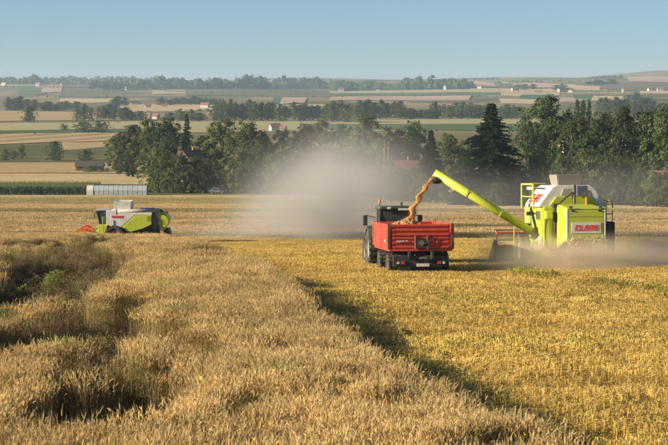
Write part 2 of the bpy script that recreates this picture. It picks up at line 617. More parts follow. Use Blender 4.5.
def wheat_tile(seed, n=92, size=.5, H=.8):
    r = np.random.default_rng(seed)
    Q, C = [], []
    for _ in range(n):
        x, y = r.uniform(-size / 2, size / 2, 2)
        h = H * r.normal(1, .07)
        az = r.uniform(0, 6.283)
        lean = abs(r.normal(0, .10)) + .02
        dirv = np.array([math.cos(az), math.sin(az), 0])
        side = np.array([-dirv[1], dirv[0], 0])
        p0 = np.array([x, y, 0.])
        p1 = p0 + dirv * lean * h * .4 + np.array([0, 0, h * .6])
        p2 = p0 + dirv * lean * h + np.array([0, 0, h])
        f = r.uniform(.75, 1.2)
        stalk = np.array([.31, .23, .09]) * f
        ribbon(Q, C, [p0, p1, p2], [.002, .0016, .0012], side, stalk)
        # ear: nods over
        nod = r.uniform(.0, 1.0) ** 1.6 * 1.1
        le = r.uniform(.052, .072)
        d1 = dirv * math.sin(nod * .5 + lean) + np.array([0, 0, math.cos(nod * .5 + lean)])
        d2 = dirv * math.sin(nod + lean) + np.array([0, 0, math.cos(nod + lean)])
        e0, e1, e2, e3 = p2, p2 + d1 * le * .35, p2 + d1 * le * .35 + d2 * le * .4, p2 + d1 * le * .35 + d2 * le * .75
        ec = np.array([.68, .535, .26]) * r.uniform(.7, 1.2) * np.array([1, r.uniform(.94, 1.03), r.uniform(.8, 1.1)])
        w = r.uniform(.0068, .0095)
        for s_ in (side, np.cross(side, d1)):
            ribbon(Q, C, [e0, e1, e2, e3], [w * .55, w, w * .9, w * .2], s_, ec)
        for k in range(2):   # awn tuft
            aw = e2 + (d2 + r.normal(0, .25, 3)) * .07
            ribbon(Q, C, [e2, aw], [.0016, .0004], side, ec * 1.1)
        # dry leaf
        if r.random() < .5:
            z = r.uniform(.25, .8) * h
            q0 = p0 + dirv * lean * z + np.array([0, 0, z])
            a2 = r.uniform(0, 6.283)
            dv = np.array([math.cos(a2), math.sin(a2), 0])
            sd = np.array([-dv[1], dv[0], 0])
            lc = (np.array([.36, .27, .12]) if r.random() < .85 else np.array([.2, .22, .06])) * r.uniform(.6, 1.1)
            ribbon(Q, C, [q0, q0 + dv * .07 + np.array([0, 0, .05]), q0 + dv * .15 + np.array([0, 0, -.04])], [.004, .005, .001], sd, lc)
    return strip_mesh('wheat_tile', Q, C, WHEAT_M)


def stubble_tile(seed, size=.62, green=0.0, n=100):
    r = np.random.default_rng(seed)
    Q, C = [], []
    rows = 5
    for k in range(n):
        x = (r.integers(0, rows) + .5) / rows * size - size / 2 + r.normal(0, .014)
        y = r.uniform(-size / 2, size / 2)
        h = r.uniform(.07, .17)
        az = r.uniform(0, 6.283)
        dv = np.array([math.cos(az), math.sin(az), 0])
        sd = np.array([-dv[1], dv[0], 0])
        p0 = np.array([x, y, 0.])
        ribbon(Q, C, [p0, p0 + dv * abs(r.normal(0, .25)) * h + np.array([0, 0, h])], [.0045, .004], sd, np.array([.66, .49, .14]) * r.uniform(.65, 1.2))
    for k in range(int(n * 1.0)):           # loose straw
        x, y = r.uniform(-size / 2, size / 2, 2)
        az = r.uniform(0, 6.283)
        l_ = r.uniform(.06, .22)
        dv = np.array([math.cos(az), math.sin(az), r.uniform(-.15, .3)])
        sd = np.array([-dv[1], dv[0], r.uniform(-.5, .5)])
        p0 = np.array([x, y, r.uniform(.02, .13)])
        ribbon(Q, C, [p0, p0 + dv * l_], [.005, .004], sd, np.array([.72, .55, .21]) * r.uniform(.55, 1.2))
    for k in range(int(n * green)):         # weeds between the rows
        x, y = r.uniform(-size / 2, size / 2, 2)
        az = r.uniform(0, 6.283)
        dv = np.array([math.cos(az), math.sin(az), 0])
        sd = np.array([-dv[1], dv[0], 0])
        p0 = np.array([x, y, 0.])
        l_ = r.uniform(.06, .2)
        ribbon(Q, C, [p0, p0 + dv * l_ * .4 + np.array([0, 0, l_ * .8]), p0 + dv * l_ + np.array([0, 0, l_ * .75])], [.006, .009, .002], sd,
               np.array([.24, .26, .035]) * r.uniform(.7, 1.3))
    return strip_mesh('stubble_tile', Q, C, WHEAT_M)


def scatter(name, label, cat, tiles, P, rot, scl, idx, tint, parent=None):
    """one stuff object: geometry nodes put the tile meshes on a point cloud mesh"""
    coll = bpy.data.collections.new(name + '_tiles')
    for i, me in enumerate(tiles):
        o = bpy.data.objects.new('%s_tile_%02d' % (name, i), me)
        coll.objects.link(o)
    n = len(P)
    me = bpy.data.meshes.new(name)
    me.vertices.add(n)
    me.vertices.foreach_set('co', np.asarray(P, np.float32).reshape(-1))
    for an, ty, arr, key in (('rot', 'FLOAT_VECTOR', rot, 'vector'), ('scl', 'FLOAT_VECTOR', scl, 'vector'),
                             ('tint', 'FLOAT_VECTOR', tint, 'vector'), ('pick', 'INT', idx, 'value')):
        a_ = me.attributes.new(an, ty, 'POINT')
        a_.data.foreach_set(key, np.asarray(arr, np.int32 if ty == 'INT' else np.float32).reshape(-1))
    o = link(name, me, None)
    ng = bpy.data.node_groups.new(name + '_nodes', 'GeometryNodeTree')
    ng.interface.new_socket('Geometry', in_out='INPUT', socket_type='NodeSocketGeometry')
    ng.interface.new_socket('Geometry', in_out='OUTPUT', socket_type='NodeSocketGeometry')
    N = ng.nodes.new
    gi, go, iop, ci = N('NodeGroupInput'), N('NodeGroupOutput'), N('GeometryNodeInstanceOnPoints'), N('GeometryNodeCollectionInfo')
    ci.inputs[0].default_value = coll
    ci.inputs['Separate Children'].default_value = True
    ci.inputs['Reset Children'].default_value = True
    iop.inputs['Pick Instance'].default_value = True

    def attr(nm, ty):
        q = N('GeometryNodeInputNamedAttribute')
        q.data_type = ty
        q.inputs[0].default_value = nm
        return q.outputs[0]
    l = ng.links.new
    l(gi.outputs[0], iop.inputs['Points'])
    l(ci.outputs[0], iop.inputs['Instance'])
    l(attr('pick', 'INT'), iop.inputs['Instance Index'])
    l(attr('scl', 'FLOAT_VECTOR'), iop.inputs['Scale'])
    e2r = N('FunctionNodeEulerToRotation')
    l(attr('rot', 'FLOAT_VECTOR'), e2r.inputs[0])
    l(e2r.outputs[0], iop.inputs['Rotation'])
    l(iop.outputs[0], go.inputs[0])
    md = o.modifiers.new('scatter', 'NODES')
    md.node_group = ng
    return tag(o, label, cat, kind='stuff')


def vnoise(x, y, s, seed):
    """cheap smooth value noise in 0..1"""
    x, y = np.asarray(x) / s, np.asarray(y) / s
    xi, yi = np.floor(x).astype(int), np.floor(y).astype(int)
    fx, fy = x - xi, y - yi
    fx, fy = fx * fx * (3 - 2 * fx), fy * fy * (3 - 2 * fy)

    def h(a, b_):
        v = np.sin(a * 127.1 + b_ * 311.7 + seed * 74.7) * 43758.5453
        return v - np.floor(v)
    return (h(xi, yi) * (1 - fx) + h(xi + 1, yi) * fx) * (1 - fy) + (h(xi, yi + 1) * (1 - fx) + h(xi + 1, yi + 1) * fx) * fy


def jgrid(d0, d1, sp, xlo, xhi, r):
    out = []
    for d in np.arange(d0, d1, sp):
        xs = np.arange(xlo(d), xhi(d), sp)
        out.append(np.stack([xs + r.uniform(-.5, .5, len(xs)) * sp, d + r.uniform(-.5, .5, len(xs)) * sp], 1))
    return np.concatenate(out)


# ---- standing wheat with lodged hollows
HOLES = [  # photo polyline segments (x0,y0,x1,y1, radius px at that place)
    (44, 248, 48, 258, 9), (48, 262, 54, 285, 9), (52, 285, 56, 308, 13), (0, 308, 62, 308, 10), (-20, 306, 0, 308, 10),
    (96, 268, 106, 290, 6), (104, 290, 82, 312, 8), (60, 258, 95, 270, 5),
    (112, 325, 112, 372, 15), (92, 372, 128, 374, 12), (128, 330, 132, 350, 7), (60, 362, 0, 362, 10), (-20, 364, 0, 362, 9), (60, 335, 80, 350, 6),
    (95, 432, 130, 428, 14), (20, 440, 60, 442, 7), (150, 432, 185, 440, 8), (170, 345, 180, 352, 8), (205, 365, 215, 385, 7), (170, 385, 190, 390, 8), (230, 438, 250, 442, 6),
    (60, 288, 110, 300, 4),
]
HS = []
for (x0, y0, x1, y1, rr) in HOLES:
    e_ = []
    for (px_, py_) in ((x0, y0), (x1, y1)):      # far rim of the floor .. top of the wheat on the near side
        f_, n_ = at(px_, py_ - rr * .85, .1), at(px_, min(py_ + rr * .85, 452), .65)
        ym = (f_.y + n_.y) / 2
        e_.append(((px_ - CX) / FPX * ym, ym, max(1.2, (f_.y - n_.y) / 2)))
    HS.append((e_[0][0], e_[0][1], e_[1][0], e_[1][1], rr / FPX * (e_[0][1] + e_[1][1]) / 2 * 1.3, (e_[0][2] + e_[1][2]) / 2))


def hollow(x, y):
    wx = x + (vnoise(x, y, .7, 3) - .5) * .5
    wy = y + (vnoise(x, y, 1.2, 4) - .5) * 2.0
    f = np.zeros_like(wx)
    for (ax, ay, bx_, by, rx, ry) in HS:
        # anisotropic capsule: stretched away from the camera as a shallow hollow must be to be seen
        px_, py_, qx, qy = (wx - ax) / rx, (wy - ay) / ry, (bx_ - ax) / rx, (by - ay) / ry
        t = np.clip((px_ * qx + py_ * qy) / max(qx * qx + qy * qy, 1e-6), 0, 1)
        dist = np.hypot(px_ - qx * t, py_ - qy * t)
        f = np.maximum(f, np.clip((1.45 - dist) / .9, 0, 1))
    isl = .55 * vnoise(x, y, .55, 51) + .45 * vnoise(x, y * .5, .28, 52)
    h_ = np.clip((f * 1.2 - np.clip((isl - .52) * 3.2, 0, .6) - .16) / .28, 0, 1)
    return h_ * h_ * (3 - 2 * h_)


r = np.random.default_rng(21)
tiles_w = [wheat_tile(100 + i) for i in range(12)]
P = np.concatenate([jgrid(15, 70, .27, lambda d: -.185 * d - 2.5, lambda d: edge(d), r),
                    jgrid(70, 186, .36, lambda d: -.185 * d - 2.5, lambda d: edge(d), r)])
x, y = P[:, 0], P[:, 1]
hol = hollow(x, y)
patch = vnoise(x, y, 2.3, 11) * .6 + vnoise(x, y, .9, 12) * .4
keep = r.random(len(x)) > np.where(hol > .25, hol * .86, 0)
keep &= ~((patch < .3) & (r.random(len(x)) < .6))
keep &= r.random(len(x)) > .06
x, y, hol, patch = x[keep], y[keep], hol[keep], patch[keep]
n = len(x)
hz = (1 - .78 * hol * r.uniform(.6, 1, n)) * (.9 + .2 * vnoise(x, y, 3.1, 5)) * np.clip(r.normal(1, .07, n), .7, 1.2)
hz *= np.where(patch < .34, .84, 1)
tilt = .02 + .11 * vnoise(x, y, 2.6, 6) + hol * .75 * r.uniform(.3, 1, n) + np.clip(.3 - patch, 0, .15)
ta = 6.283 * vnoise(x, y, 6, 7) + r.normal(0, 1.3, n) + hol * r.normal(0, 1.5, n)
rot = np.stack([tilt * np.cos(ta), tilt * np.sin(ta), r.uniform(0, 6.283, n)], 1)
scl = np.stack([np.full(n, 1.0), np.full(n, 1.0), hz], 1)
g = (.82 + .36 * vnoise(x, y, 4.5, 9))[:, None]
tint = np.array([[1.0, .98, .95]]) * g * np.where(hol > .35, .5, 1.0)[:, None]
tint = np.where((r.random(n) < .008)[:, None] | ((hol > .5) & (r.random(n) < .03))[:, None], np.array([[.55, .85, .45]]), tint)
P3 = np.stack([x, y, terr(x, y) - .02], 1)
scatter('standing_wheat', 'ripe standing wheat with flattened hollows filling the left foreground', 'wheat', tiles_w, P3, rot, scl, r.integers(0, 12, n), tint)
print('wheat tiles', n)

# ---- stubble
tiles_s = [stubble_tile(300 + i, green=g_) for i, g_ in enumerate((0, .05, .1, .05, .2, .35, .6, 1.2))]
P = np.concatenate([jgrid(15, 100, .46, lambda d: edge(d) + .1, lambda d: .185 * d + 4, r),
                    jgrid(100, 204, .62, lambda d: edge(d) + .1, lambda d: .185 * d + 4, r)])
x, y = P[:, 0], P[:, 1]
n = len(x)
gn = .55 * vnoise(x, y, 5, 31) + .3 * vnoise(x, y, 1.6, 32) + .15 * r.random(n)
# weedy wheel track crossing the right half
tr_a, tr_b = at(552, 280), at(672, 300)
dist = np.abs((tr_b.y - tr_a.y) * x - (tr_b.x - tr_a.x) * y + tr_b.x * tr_a.y - tr_b.y * tr_a.x) / math.hypot(tr_b.y - tr_a.y, tr_b.x - tr_a.x)
on = (dist < .5) & (x > tr_a.x - 1) & (vnoise(x, y, 2.2, 40) > .25)
pick = np.clip(((gn - .41) * 13), 0, 6).astype(int)
pick = np.where(on, 7, pick)
bare = vnoise(x, y, 1.3, 44) < .13
hz = (.75 + .7 * vnoise(x, y, 1.9, 33)) * np.where(bare, .45, 1) * np.where(on, 1.5, 1)
ea = math.atan2(-16, 145)
rot = np.stack([r.normal(0, .06, n), r.normal(0, .06, n), r.choice([0, math.pi], n) - ea + r.normal(0, .08, n)], 1)
trk = np.zeros(n, bool)
for c_ in (2.3, 4.3, 9.5, 11.4):
    trk |= (np.abs(x - edge(y) - c_ - .25 * np.sin(y * .11 + c_)) < .17) & (vnoise(x, y, 3.0, 70) > .22)
hz = hz * np.where(trk, .4, 1)
tint = np.array([[1.05, 1.0, .82]]) * (.7 + .55 * (.5 * vnoise(x, y, 3.3, 35) + .5 * vnoise(x, y, 1.1, 36)))[:, None] * np.where(trk, .6, 1)[:, None] * np.where(bare, .7, 1)[:, None]
scl = np.stack([np.full(n, 1.05), np.full(n, 1.05), hz], 1)
P3 = np.stack([x, y, terr(x, y) + .02], 1)
scatter('cut_stubble', 'short golden stubble with loose straw and weeds around the red trailer', 'stubble', tiles_s, P3, rot, scl, pick, tint)
print('stubble tiles', n)

# ---- rough straw standing on the strips behind the machines
def coarse_tile(seed, size=2.2, n=420):
    r = np.random.default_rng(seed)
    Q, C = [], []
    for k in range(n):
        x, y = r.uniform(-size / 2, size / 2, 2)
        az = r.uniform(0, 6.283)
        dv = np.array([math.cos(az), math.sin(az), 0])
        sd = np.array([-dv[1], dv[0], 0])
        h = r.uniform(.6, 1.1)
        p0 = np.array([x, y, 0.])
        ribbon(Q, C, [p0, p0 + dv * r.normal(0, .25) * h + np.array([0, 0, h])], [.03, .014], sd, np.array([.56, .41, .19]) * r.uniform(.65, 1.15))
    return strip_mesh('coarse_tile', Q, C, WHEAT_M)


tiles_c = [coarse_tile(700 + i) for i in range(6)]
P = jgrid(205, 470, 1.5, lambda d: -.19 * d - 2, lambda d: .19 * d + 2, r)
x, y = P[:, 0], P[:, 1]
zt = terr(x, y)
py = CY - FPX * np.tan(np.arctan2(zt, y) + PITCH)      # where the strip borders run
base_l = py - np.interp(x / y * FPX + CX, [0, 668], [0, .9])
kind_h = np.interp(base_l, [196, 199.4, 199.6, 204.8, 205, 211, 211.2, 213.3, 213.5, 218.4, 218.6, 220.8, 221, 234.6, 234.8, 239],
                   [.3, .3, .4, .4, .3, .3, .5, .5, .3, .3, .42, .42, .28, .34, .4, .4])
kt = np.interp(base_l, [196, 199.4, 199.6, 204.8, 205, 211, 211.2, 213.3, 213.5, 218.4, 218.6, 220.8, 221, 234.6, 234.8, 239],
               [1.05, 1.05, .82, .82, 1.05, 1.05, .66, .66, 1.0, 1.0, .8, .8, .98, 1.02, .7, .7])
green_ = np.interp(base_l, [199.4, 199.6, 204.8, 205, 211, 211.2, 213.3, 213.5], [0, 1, 1, 0, 0, 1, 1, 0])
keep = (base_l > 195.8) & (base_l < 239)
x, y, zt, kind_h, kt, green_ = (v[keep] for v in (x, y, zt, kind_h, kt, green_))
n = len(x)
big = .6 * vnoise(x * .25, y, 6, 61) + .4 * vnoise(x, y, 3.5, 62)
rot = np.stack([np.zeros(n), np.zeros(n), r.uniform(0, 6.283, n)], 1)
scl = np.stack([np.ones(n), np.ones(n), kind_h * (.75 + .5 * big)], 1)
tint = np.array([[1.0, .98, .95]]) * (kt * (.8 + .4 * big))[:, None] * (1 - green_[:, None] * np.array([[.12, .0, .15]]))
scatter('field_straw', 'rough straw and stubble on the strips between machines and tree belt', 'stubble', tiles_c, np.stack([x, y, zt], 1), rot, scl, r.integers(0, 6, n), tint)
print('coarse tiles', n)

# ------------------------------------------------------------------ trees
BARK = paint('bark', (.09, .065, .045), .9, .3, dustcol=(.16, .13, .1))
LEAF_A = leafmat('leaf_mid', (.075, .102, .026), (.115, .148, .036), (.16, .19, .054), .36)
LEAF_B = leafmat('leaf_dark', (.058, .085, .024), (.094, .128, .034), (.132, .162, .046), .38)
LEAF_C = leafmat('leaf_pale', (.06, .085, .032), (.09, .12, .045), (.125, .15, .062))
NEEDLE = leafmat('needle', (.022, .044, .016), (.038, .066, .022), (.058, .09, .03), .15)


def leaf_quads(c, nrm, sz, r):
    n = len(c)
    up = r.normal(0, 1, (n, 3))
    t = np.cross(nrm, up)
    t /= np.linalg.norm(t, axis=1, keepdims=True) + 1e-9
    bt = np.cross(nrm, t)
    a = sz[:, None]
    return np.stack([c - t * a, c - bt * a * .62, c + t * a, c + bt * a * .62], 1)


def decid(seed, H=1.0, W=.8, lobes=9, leaves=7000, low=.18, leaf=.02, pointed=0.0):
    """unit-height tree -> (crown mesh, trunk mesh)"""
    r = np.random.default_rng(seed)
    cs, rs = [], []
    for k in range(lobes):
        t = low + (1 - low) * (k + .6) / (lobes + .2)
        env = (math.sin(math.pi * min(1, (t - low) / (1 - low) * .82 + .14)) ** .8) * W / 2
        env *= (1 - pointed * t)
        a = k * 2.4 + r.uniform(-.6, .6)
        rad = env * r.uniform(.3, .75)
        cs.append((math.cos(a) * rad, math.sin(a) * rad, t - .06))
        rs.append(r.uniform(.6, .95) * env + .045)
    cs, rs = np.array(cs), np.array(rs)
    # clumps on the lobes, leaves in clumps
    nc = 210
    li = r.integers(0, lobes, nc)
    dv = r.normal(0, 1, (nc, 3))
    dv /= np.linalg.norm(dv, axis=1, keepdims=True)
    cl = cs[li] + dv * rs[li][:, None] * r.uniform(.55, 1.08, nc)[:, None] * np.array([1, 1, .85])
    cl[:, 2] = np.minimum(cl[:, 2], .985)
    cr = r.uniform(.03, .07, nc) * (.4 + .6 * W / .8)
    ci = r.integers(0, nc, leaves)
    lv = r.normal(0, 1, (leaves, 3))
    lv /= np.linalg.norm(lv, axis=1, keepdims=True)
    p = cl[ci] + lv * (cr[ci] * r.uniform(.3, 1.25, leaves))[:, None] * np.array([1.15, 1.15, .8])
    ctr = np.array([0, 0, .55])
    nrm = (p - ctr) * .9 + lv * .12 + r.normal(0, .22, (leaves, 3)) + np.array([0, 0, .12])
    nrm /= np.linalg.norm(nrm, axis=1, keepdims=True)
    q = leaf_quads(p, nrm, leaf * r.uniform(.6, 1.35, leaves), r)
    mb = MB()
    mb.tube([(0, 0, -.03), (0, 0, low * .5), (r.normal(0, .01), r.normal(0, .01), low + .2), (0, 0, .78)], [.028, .022, .015, .005], 8)
    for k in range(lobes):
        z0 = max(low * .8, cs[k][2] * .55)
        mb.tube([(0, 0, z0), tuple(cs[k] * np.array([.5, .5, 1]) + np.array([0, 0, -.5 * (cs[k][2] - z0) * .4])), tuple(cs[k])], [.011, .007, .003], 5)
    return strip_mesh('crown', q, None, LEAF_A), mb.mesh('trunk')


def conifer(seed, W=.55, levels=34, droop=.35, dens=1.0):
    r = np.random.default_rng(seed)
    Q = []
    for i in range(levels):
        t = i / (levels - 1)
        z0_ = .06 + .93 * t
        Rr = W / 2 * (1 - t) ** .85 * r.uniform(.82, 1.1) + .012
        nb = int((15 - 8 * t) * dens)
        for k in range(nb):
            a = r.uniform(0, 6.283)
            z = z0_ + r.normal(0, .026) * (1 - t)
            Lb = Rr * r.uniform(.55, 1.2)
            dv = np.array([math.cos(a), math.sin(a), 0])
            sd = np.array([-dv[1], dv[0], 0])
            m_ = max(4, int(Lb / .016))
            for j in range(m_):
                s_ = (j + .6) / m_
                base = dv * Lb * s_ + np.array([0, 0, z + .02 * s_ - droop * Lb * s_ ** 1.6 + (.05 * Lb if s_ > .8 else 0)])
                for sg in (-1, 1):
                    l_ = (.02 + .045 * (1 - s_ * .6)) * (.5 + Rr / W) * r.uniform(.6, 1.2)
                    tip = base + (dv * .6 + sd * sg * .8 + np.array([0, 0, -.35 + r.normal(0, .2)])) * l_
                    wv = np.array([0, 0, 1]) * l_ * .2 + dv * l_ * .22
                    Q.append([base - wv, base + wv, tip + wv * .6, tip - wv * .6])
    mb = MB()
    mb.tube([(0, 0, -.03), (0, 0, .5), (0, 0, .98)], [.017, .01, .002], 8)
    return strip_mesh('crown', np.array(Q), None, NEEDLE), mb.mesh('trunk')


PROTO = {}


def reg(kind, meshes, leaf):
    cm, tm = meshes
    cm.materials.clear()
    cm.materials.append(leaf)
    tm.materials.append(BARK)
    PROTO.setdefault(kind, []).append((cm, tm))


for i in range(4):
    reg('round', decid(500 + i, W=.62 + .06 * (i % 2), lobes=17 + i, leaves=11000, leaf=.016), LEAF_A)
for i in range(4):
    reg('dark', decid(520 + i, W=.6 + .08 * (i % 2), lobes=18, leaves=11000, leaf=.016), LEAF_B)
for i in range(3):
    reg('bush', decid(540 + i, W=1.25, lobes=9, leaves=7000, low=.04, leaf=.024), LEAF_A)
for i in range(2):
    reg('darkbush', decid(550 + i, W=1.25, lobes=9, leaves=7000, low=.04, leaf=.024), LEAF_B)
for i in range(2):
    reg('pale', decid(560 + i, W=1.0, lobes=9, leaves=6000, low=.1), LEAF_C)
for i in range(2):
    reg('poplar', decid(570 + i, W=.3, lobes=9, leaves=4000, low=.1, pointed=.3), LEAF_B)
for i in range(2):
    reg('spruce', conifer(580 + i, W=.7, levels=40, dens=1.35), NEEDLE)
reg('slimspruce', conifer(590, W=.5, levels=30), NEEDLE)
UNITW = {'round': .60, 'dark': .60, 'bush': 1.3, 'darkbush': 1.3, 'pale': 1.1, 'poplar': .36, 'spruce': .66, 'slimspruce': .5}
TN = {'round': 'leafy_tree', 'dark': 'leafy_tree', 'bush': 'bush', 'darkbush': 'bush', 'pale': 'leafy_tree', 'poplar': 'poplar_tree', 'spruce': 'spruce_tree', 'slimspruce': 'spruce_tree'}
CNT = [0]
ORD = 'first second third fourth fifth sixth seventh eighth ninth tenth eleventh twelfth thirteenth fourteenth fifteenth sixteenth seventeenth eighteenth nineteenth twentieth'.split()


def tree(px, base, top, wpx, kind, label, group=None, d=None):
    p = at(px, base)
    if d:
        x_ = (px - CX) / FPX * d
        p = Vector((x_, d, ground_z(x_, d)))
    s = p.y / FPX
    ybase = HORIZON - p.z / p.y * FPX
    h = (ybase - top) * s * 1.02
    w = wpx * s / UNITW[kind]
    cat = 'bush' if 'bush' in kind else 'tree'
    t = thing(TN[kind], label, cat, p, CNT[0] * 2.399, group)
    ms = PROTO[kind][CNT[0] % len(PROTO[kind])]
    CNT[0] += 1
    for nm, me in (('crown', ms[0]), ('trunk', ms[1])):
        o = bpy.data.objects.new(nm, me)
        COL.objects.link(o)
        o.parent = t
        o.scale = (w, w, h)
    return t


NEAR = [
    (118, 172, 134, 24, 'round', 'round tree at the far left end of the tree belt'),
    (133, 177, 126, 30, 'dark', 'second tree from the left end of the tree belt'),
    (151, 181, 121, 32, 'round', 'tall tree in the left belt above the polytunnel end'),
    (169, 183, 119, 32, 'dark', 'tall dark tree just left of the pointed conifer'),
    (187, 186, 116, 24, 'slimspruce', 'pointed conifer rising among leafy trees at left'),
    (204, 188, 137, 26, 'dark', 'lower tree right of the pointed conifer'),
    (223, 188, 121, 38, 'round', 'broad round crowned tree in the middle of the left belt'),
    (246, 190, 123, 40, 'dark', 'broad dark tree right of the round crowned one'),
    (264, 190, 133, 30, 'round', 'lower tree at the left rim of the dust cloud'),
    (283, 190, 131, 34, 'round', 'tree above the left part of the dust cloud'),
    (304, 190, 124, 28, 'dark', 'tall tree above the middle of the dust cloud'),
    (321, 190, 121, 26, 'round', 'slim tree above the dust cloud, left of the broad one'),
    (342, 190, 126, 34, 'dark', 'tree touching the left side of the broad dust-veiled tree'),
    (366, 192, 117, 48, 'round', 'broadest round tree behind the dust cloud'),
    (396, 192, 131, 32, 'round', 'tree directly behind the red farmhouse roof'),
    (413, 191, 122, 32, 'dark', 'tall tree just left of the smaller spruce'),
    (448, 194, 134, 36, 'round', 'tree between the two spruces, nearer the smaller one'),
    (466, 193, 142, 32, 'pale', 'tree half hidden behind the big spruce'),
    (431, 201.5, 132, 40, 'spruce', 'smaller dark spruce above the grain spout'),
    (491, 206.5, 106, 86, 'spruce', 'tallest dark spruce tree standing behind the unloading auger'),
    (526, 199, 118, 34, 'pale', 'tree right beside the big spruce on its right'),
    (549, 198, 98, 52, 'dark', 'tallest leafy tree behind the lime harvester'),
    (577, 200, 119, 42, 'round', 'tree above the grain tank of the lime harvester'),
    (602, 202, 114, 48, 'dark', 'broad dark tree above the right corner of the harvester'),
    (624, 203, 109, 40, 'dark', 'tall dark tree right of the harvester'),
    (646, 203, 113, 42, 'round', 'tree second from the right picture edge'),
    (667, 205, 104, 46, 'dark', 'dark tree cut by the right picture edge'),
]
for a in NEAR:
    tree(*a, group='trees of the belt behind the fields')
BUSHES = [
    (158, 193, 150, 38, 'bush', 'big bush at the right end of the polytunnel'),
    (180, 193, 156, 42, 'bush', 'big bush under the pointed conifer'),
    (196, 193, 157, 34, 'bush', 'bush hiding the walls below the red gable roof'),
    (206, 192, 160, 22, 'darkbush', 'dark bush left of the small parked car'),
    (237, 193, 152, 34, 'bush', 'bush right of the small parked car'),
    (258, 193, 147, 38, 'bush', 'bush at the left rim of the dust cloud'),
    (284, 194, 150, 40, 'bush', 'bush veiled by the left part of the dust'),
    (312, 195, 150, 44, 'darkbush', 'bush veiled by the middle of the dust'),
    (345, 196, 150, 44, 'bush', 'bush veiled by the right part of the dust'),
    (376, 199, 158, 40, 'bush', 'bush above the tractor cab'),
    (389, 201, 161, 24, 'bush', 'bush between tractor and red roofed farmhouse'),
    (396, 201.5, 168, 26, 'bush', 'bush hiding the left wall of the red roofed farmhouse'),
    (412, 202, 169, 28, 'bush', 'bush hiding the front of the red roofed farmhouse'),
    (402, 203, 172, 34, 'darkbush', 'low bush behind the falling grain'),
    (424, 204, 174, 30, 'bush', 'low bush under the smaller spruce'),
    (452, 205, 166, 38, 'darkbush', 'dark bush behind the middle of the auger'),
    (470, 206, 178, 26, 'darkbush', 'dark bush at the left foot of the big spruce'),
    (536, 206, 152, 42, 'bush', 'bush left behind the harvester grain tank'),
    (561, 207, 158, 42, 'darkbush', 'bush straight behind the harvester grain tank'),
    (592, 207, 152, 48, 'darkbush', 'bush behind the right slope of the harvester'),
    (619, 207, 158, 42, 'bush', 'bush right of the harvester handrail'),
    (640, 208, 166, 30, 'bush', 'bush left of the orange wall'),
    (668, 209, 181, 30, 'darkbush', 'low bush under the orange wall'),
    (652, 208.5, 172, 26, 'bush', 'bush covering the left half of the orange wall'),
    (499, 207.5, 184, 24, 'darkbush', 'low bush at the left foot of the wooden barn'),
    (528, 208, 186, 16, 'bush', 'small bush at the right foot of the wooden barn'),
]
for a in BUSHES:
    tree(*a, group='bushes along the foot of the tree belt')
for px, wd_ in ((577, 'left'), (583, 'middle'), (589, 'right')):
    tree(px, 160, 98, 8, 'poplar', wd_ + ' narrow poplar in a row of three rising behind the harvester trees', 'row of three poplars', d=830)
for px, bs, tp, w, lab in [(6, 161, 149, 12, 'round bush cut by left edge in the rough meadow'), (22, 159, 145, 10, 'small upright bush in the rough meadow, left of the wide one'),
                           (54, 161, 142, 20, 'wide round bush in the middle of the rough meadow'), (86, 161, 149, 18, 'flat bush right of the wide round bush'),
                           (14, 160, 151, 9, 'tiny bush between two others at far left'), (116, 170, 160, 10, 'small bush right of the dark shed'), (128, 171, 161, 9, 'small bush nearer the belt beside the dark shed'),
                           (92, 172, 166, 26, 'low hedge bush in front of the dark shed'), (64, 131, 124, 9, 'small grey bush on the pale meadow'),
                           (83, 133, 121, 24, 'wide pale bush on the pale meadow'), (99, 133, 121, 20, 'pale bush beside the wide pale one')]:
    tree(px, bs, tp, w, 'bush', lab, 'scattered bushes in the left meadows')
tree(29, 123, 106, 13, 'dark', 'lone round tree on the far tan field at left')
FAR = [  # x0,x1,base,top0,top1,spacing,kind,label
    (8, 27, 111, 95, 97, 6, 'dark', 'hazy far tree in the dark clump near the left edge'),
    (36, 56, 111, 101, 102, 6, 'dark', 'small hazy far tree right of the left edge clump'),
    (60, 76, 110, 99, 101, 6, 'round', 'hazy far tree in the short row left of the thick grove'),
    (76, 99, 121, 104, 105, 6, 'pale', 'grey green far tree in the thick grove left of centre'),
    (101, 140, 120, 104, 110, 6, 'dark', 'blue hazy far tree right of the thick grove'),
    (112, 124, 107, 97, 98, 5, 'dark', 'far tree of the small stand above the straw field'),
    (162, 214, 105, 96, 98, 6, 'dark', 'hazy far tree in the middle row below the village'),
    (172, 200, 121, 110, 111, 6, 'round', 'hazy far tree left of the long valley row'),
    (216, 332, 121, 100, 104, 6.2, 'dark', 'hazy tree in the long valley row at centre left'),
    (333, 356, 123, 99, 103, 7, 'pale', 'pale willow like tree at the centre of the valley row'),
    (358, 400, 119, 99, 101, 6, 'dark', 'hazy tree in the tall part of the valley row, centre right'),
    (402, 434, 119, 107, 108, 6, 'round', 'low hazy tree in the gap of the valley row'),
    (436, 540, 119, 102, 105, 6.2, 'pale', 'hazy tree in the even valley row behind the big spruce'),
    (518, 532, 90, 83, 83, 5, 'dark', 'tiny tree by the far farm on the right hill'),
    (556, 570, 91, 84, 85, 5, 'dark', 'tiny tree by the far farmhouse on the right hill'),
    (600, 668, 116, 96, 101, 6.5, 'dark', 'hazy far tree in the dark wood at the right'),
    (628, 648, 101, 93, 94, 6, 'dark', 'hazy far tree in the upper right stand'),
    (590, 616, 85, 79, 80, 5, 'dark', 'tree of the dark copse on the right hill'),
]
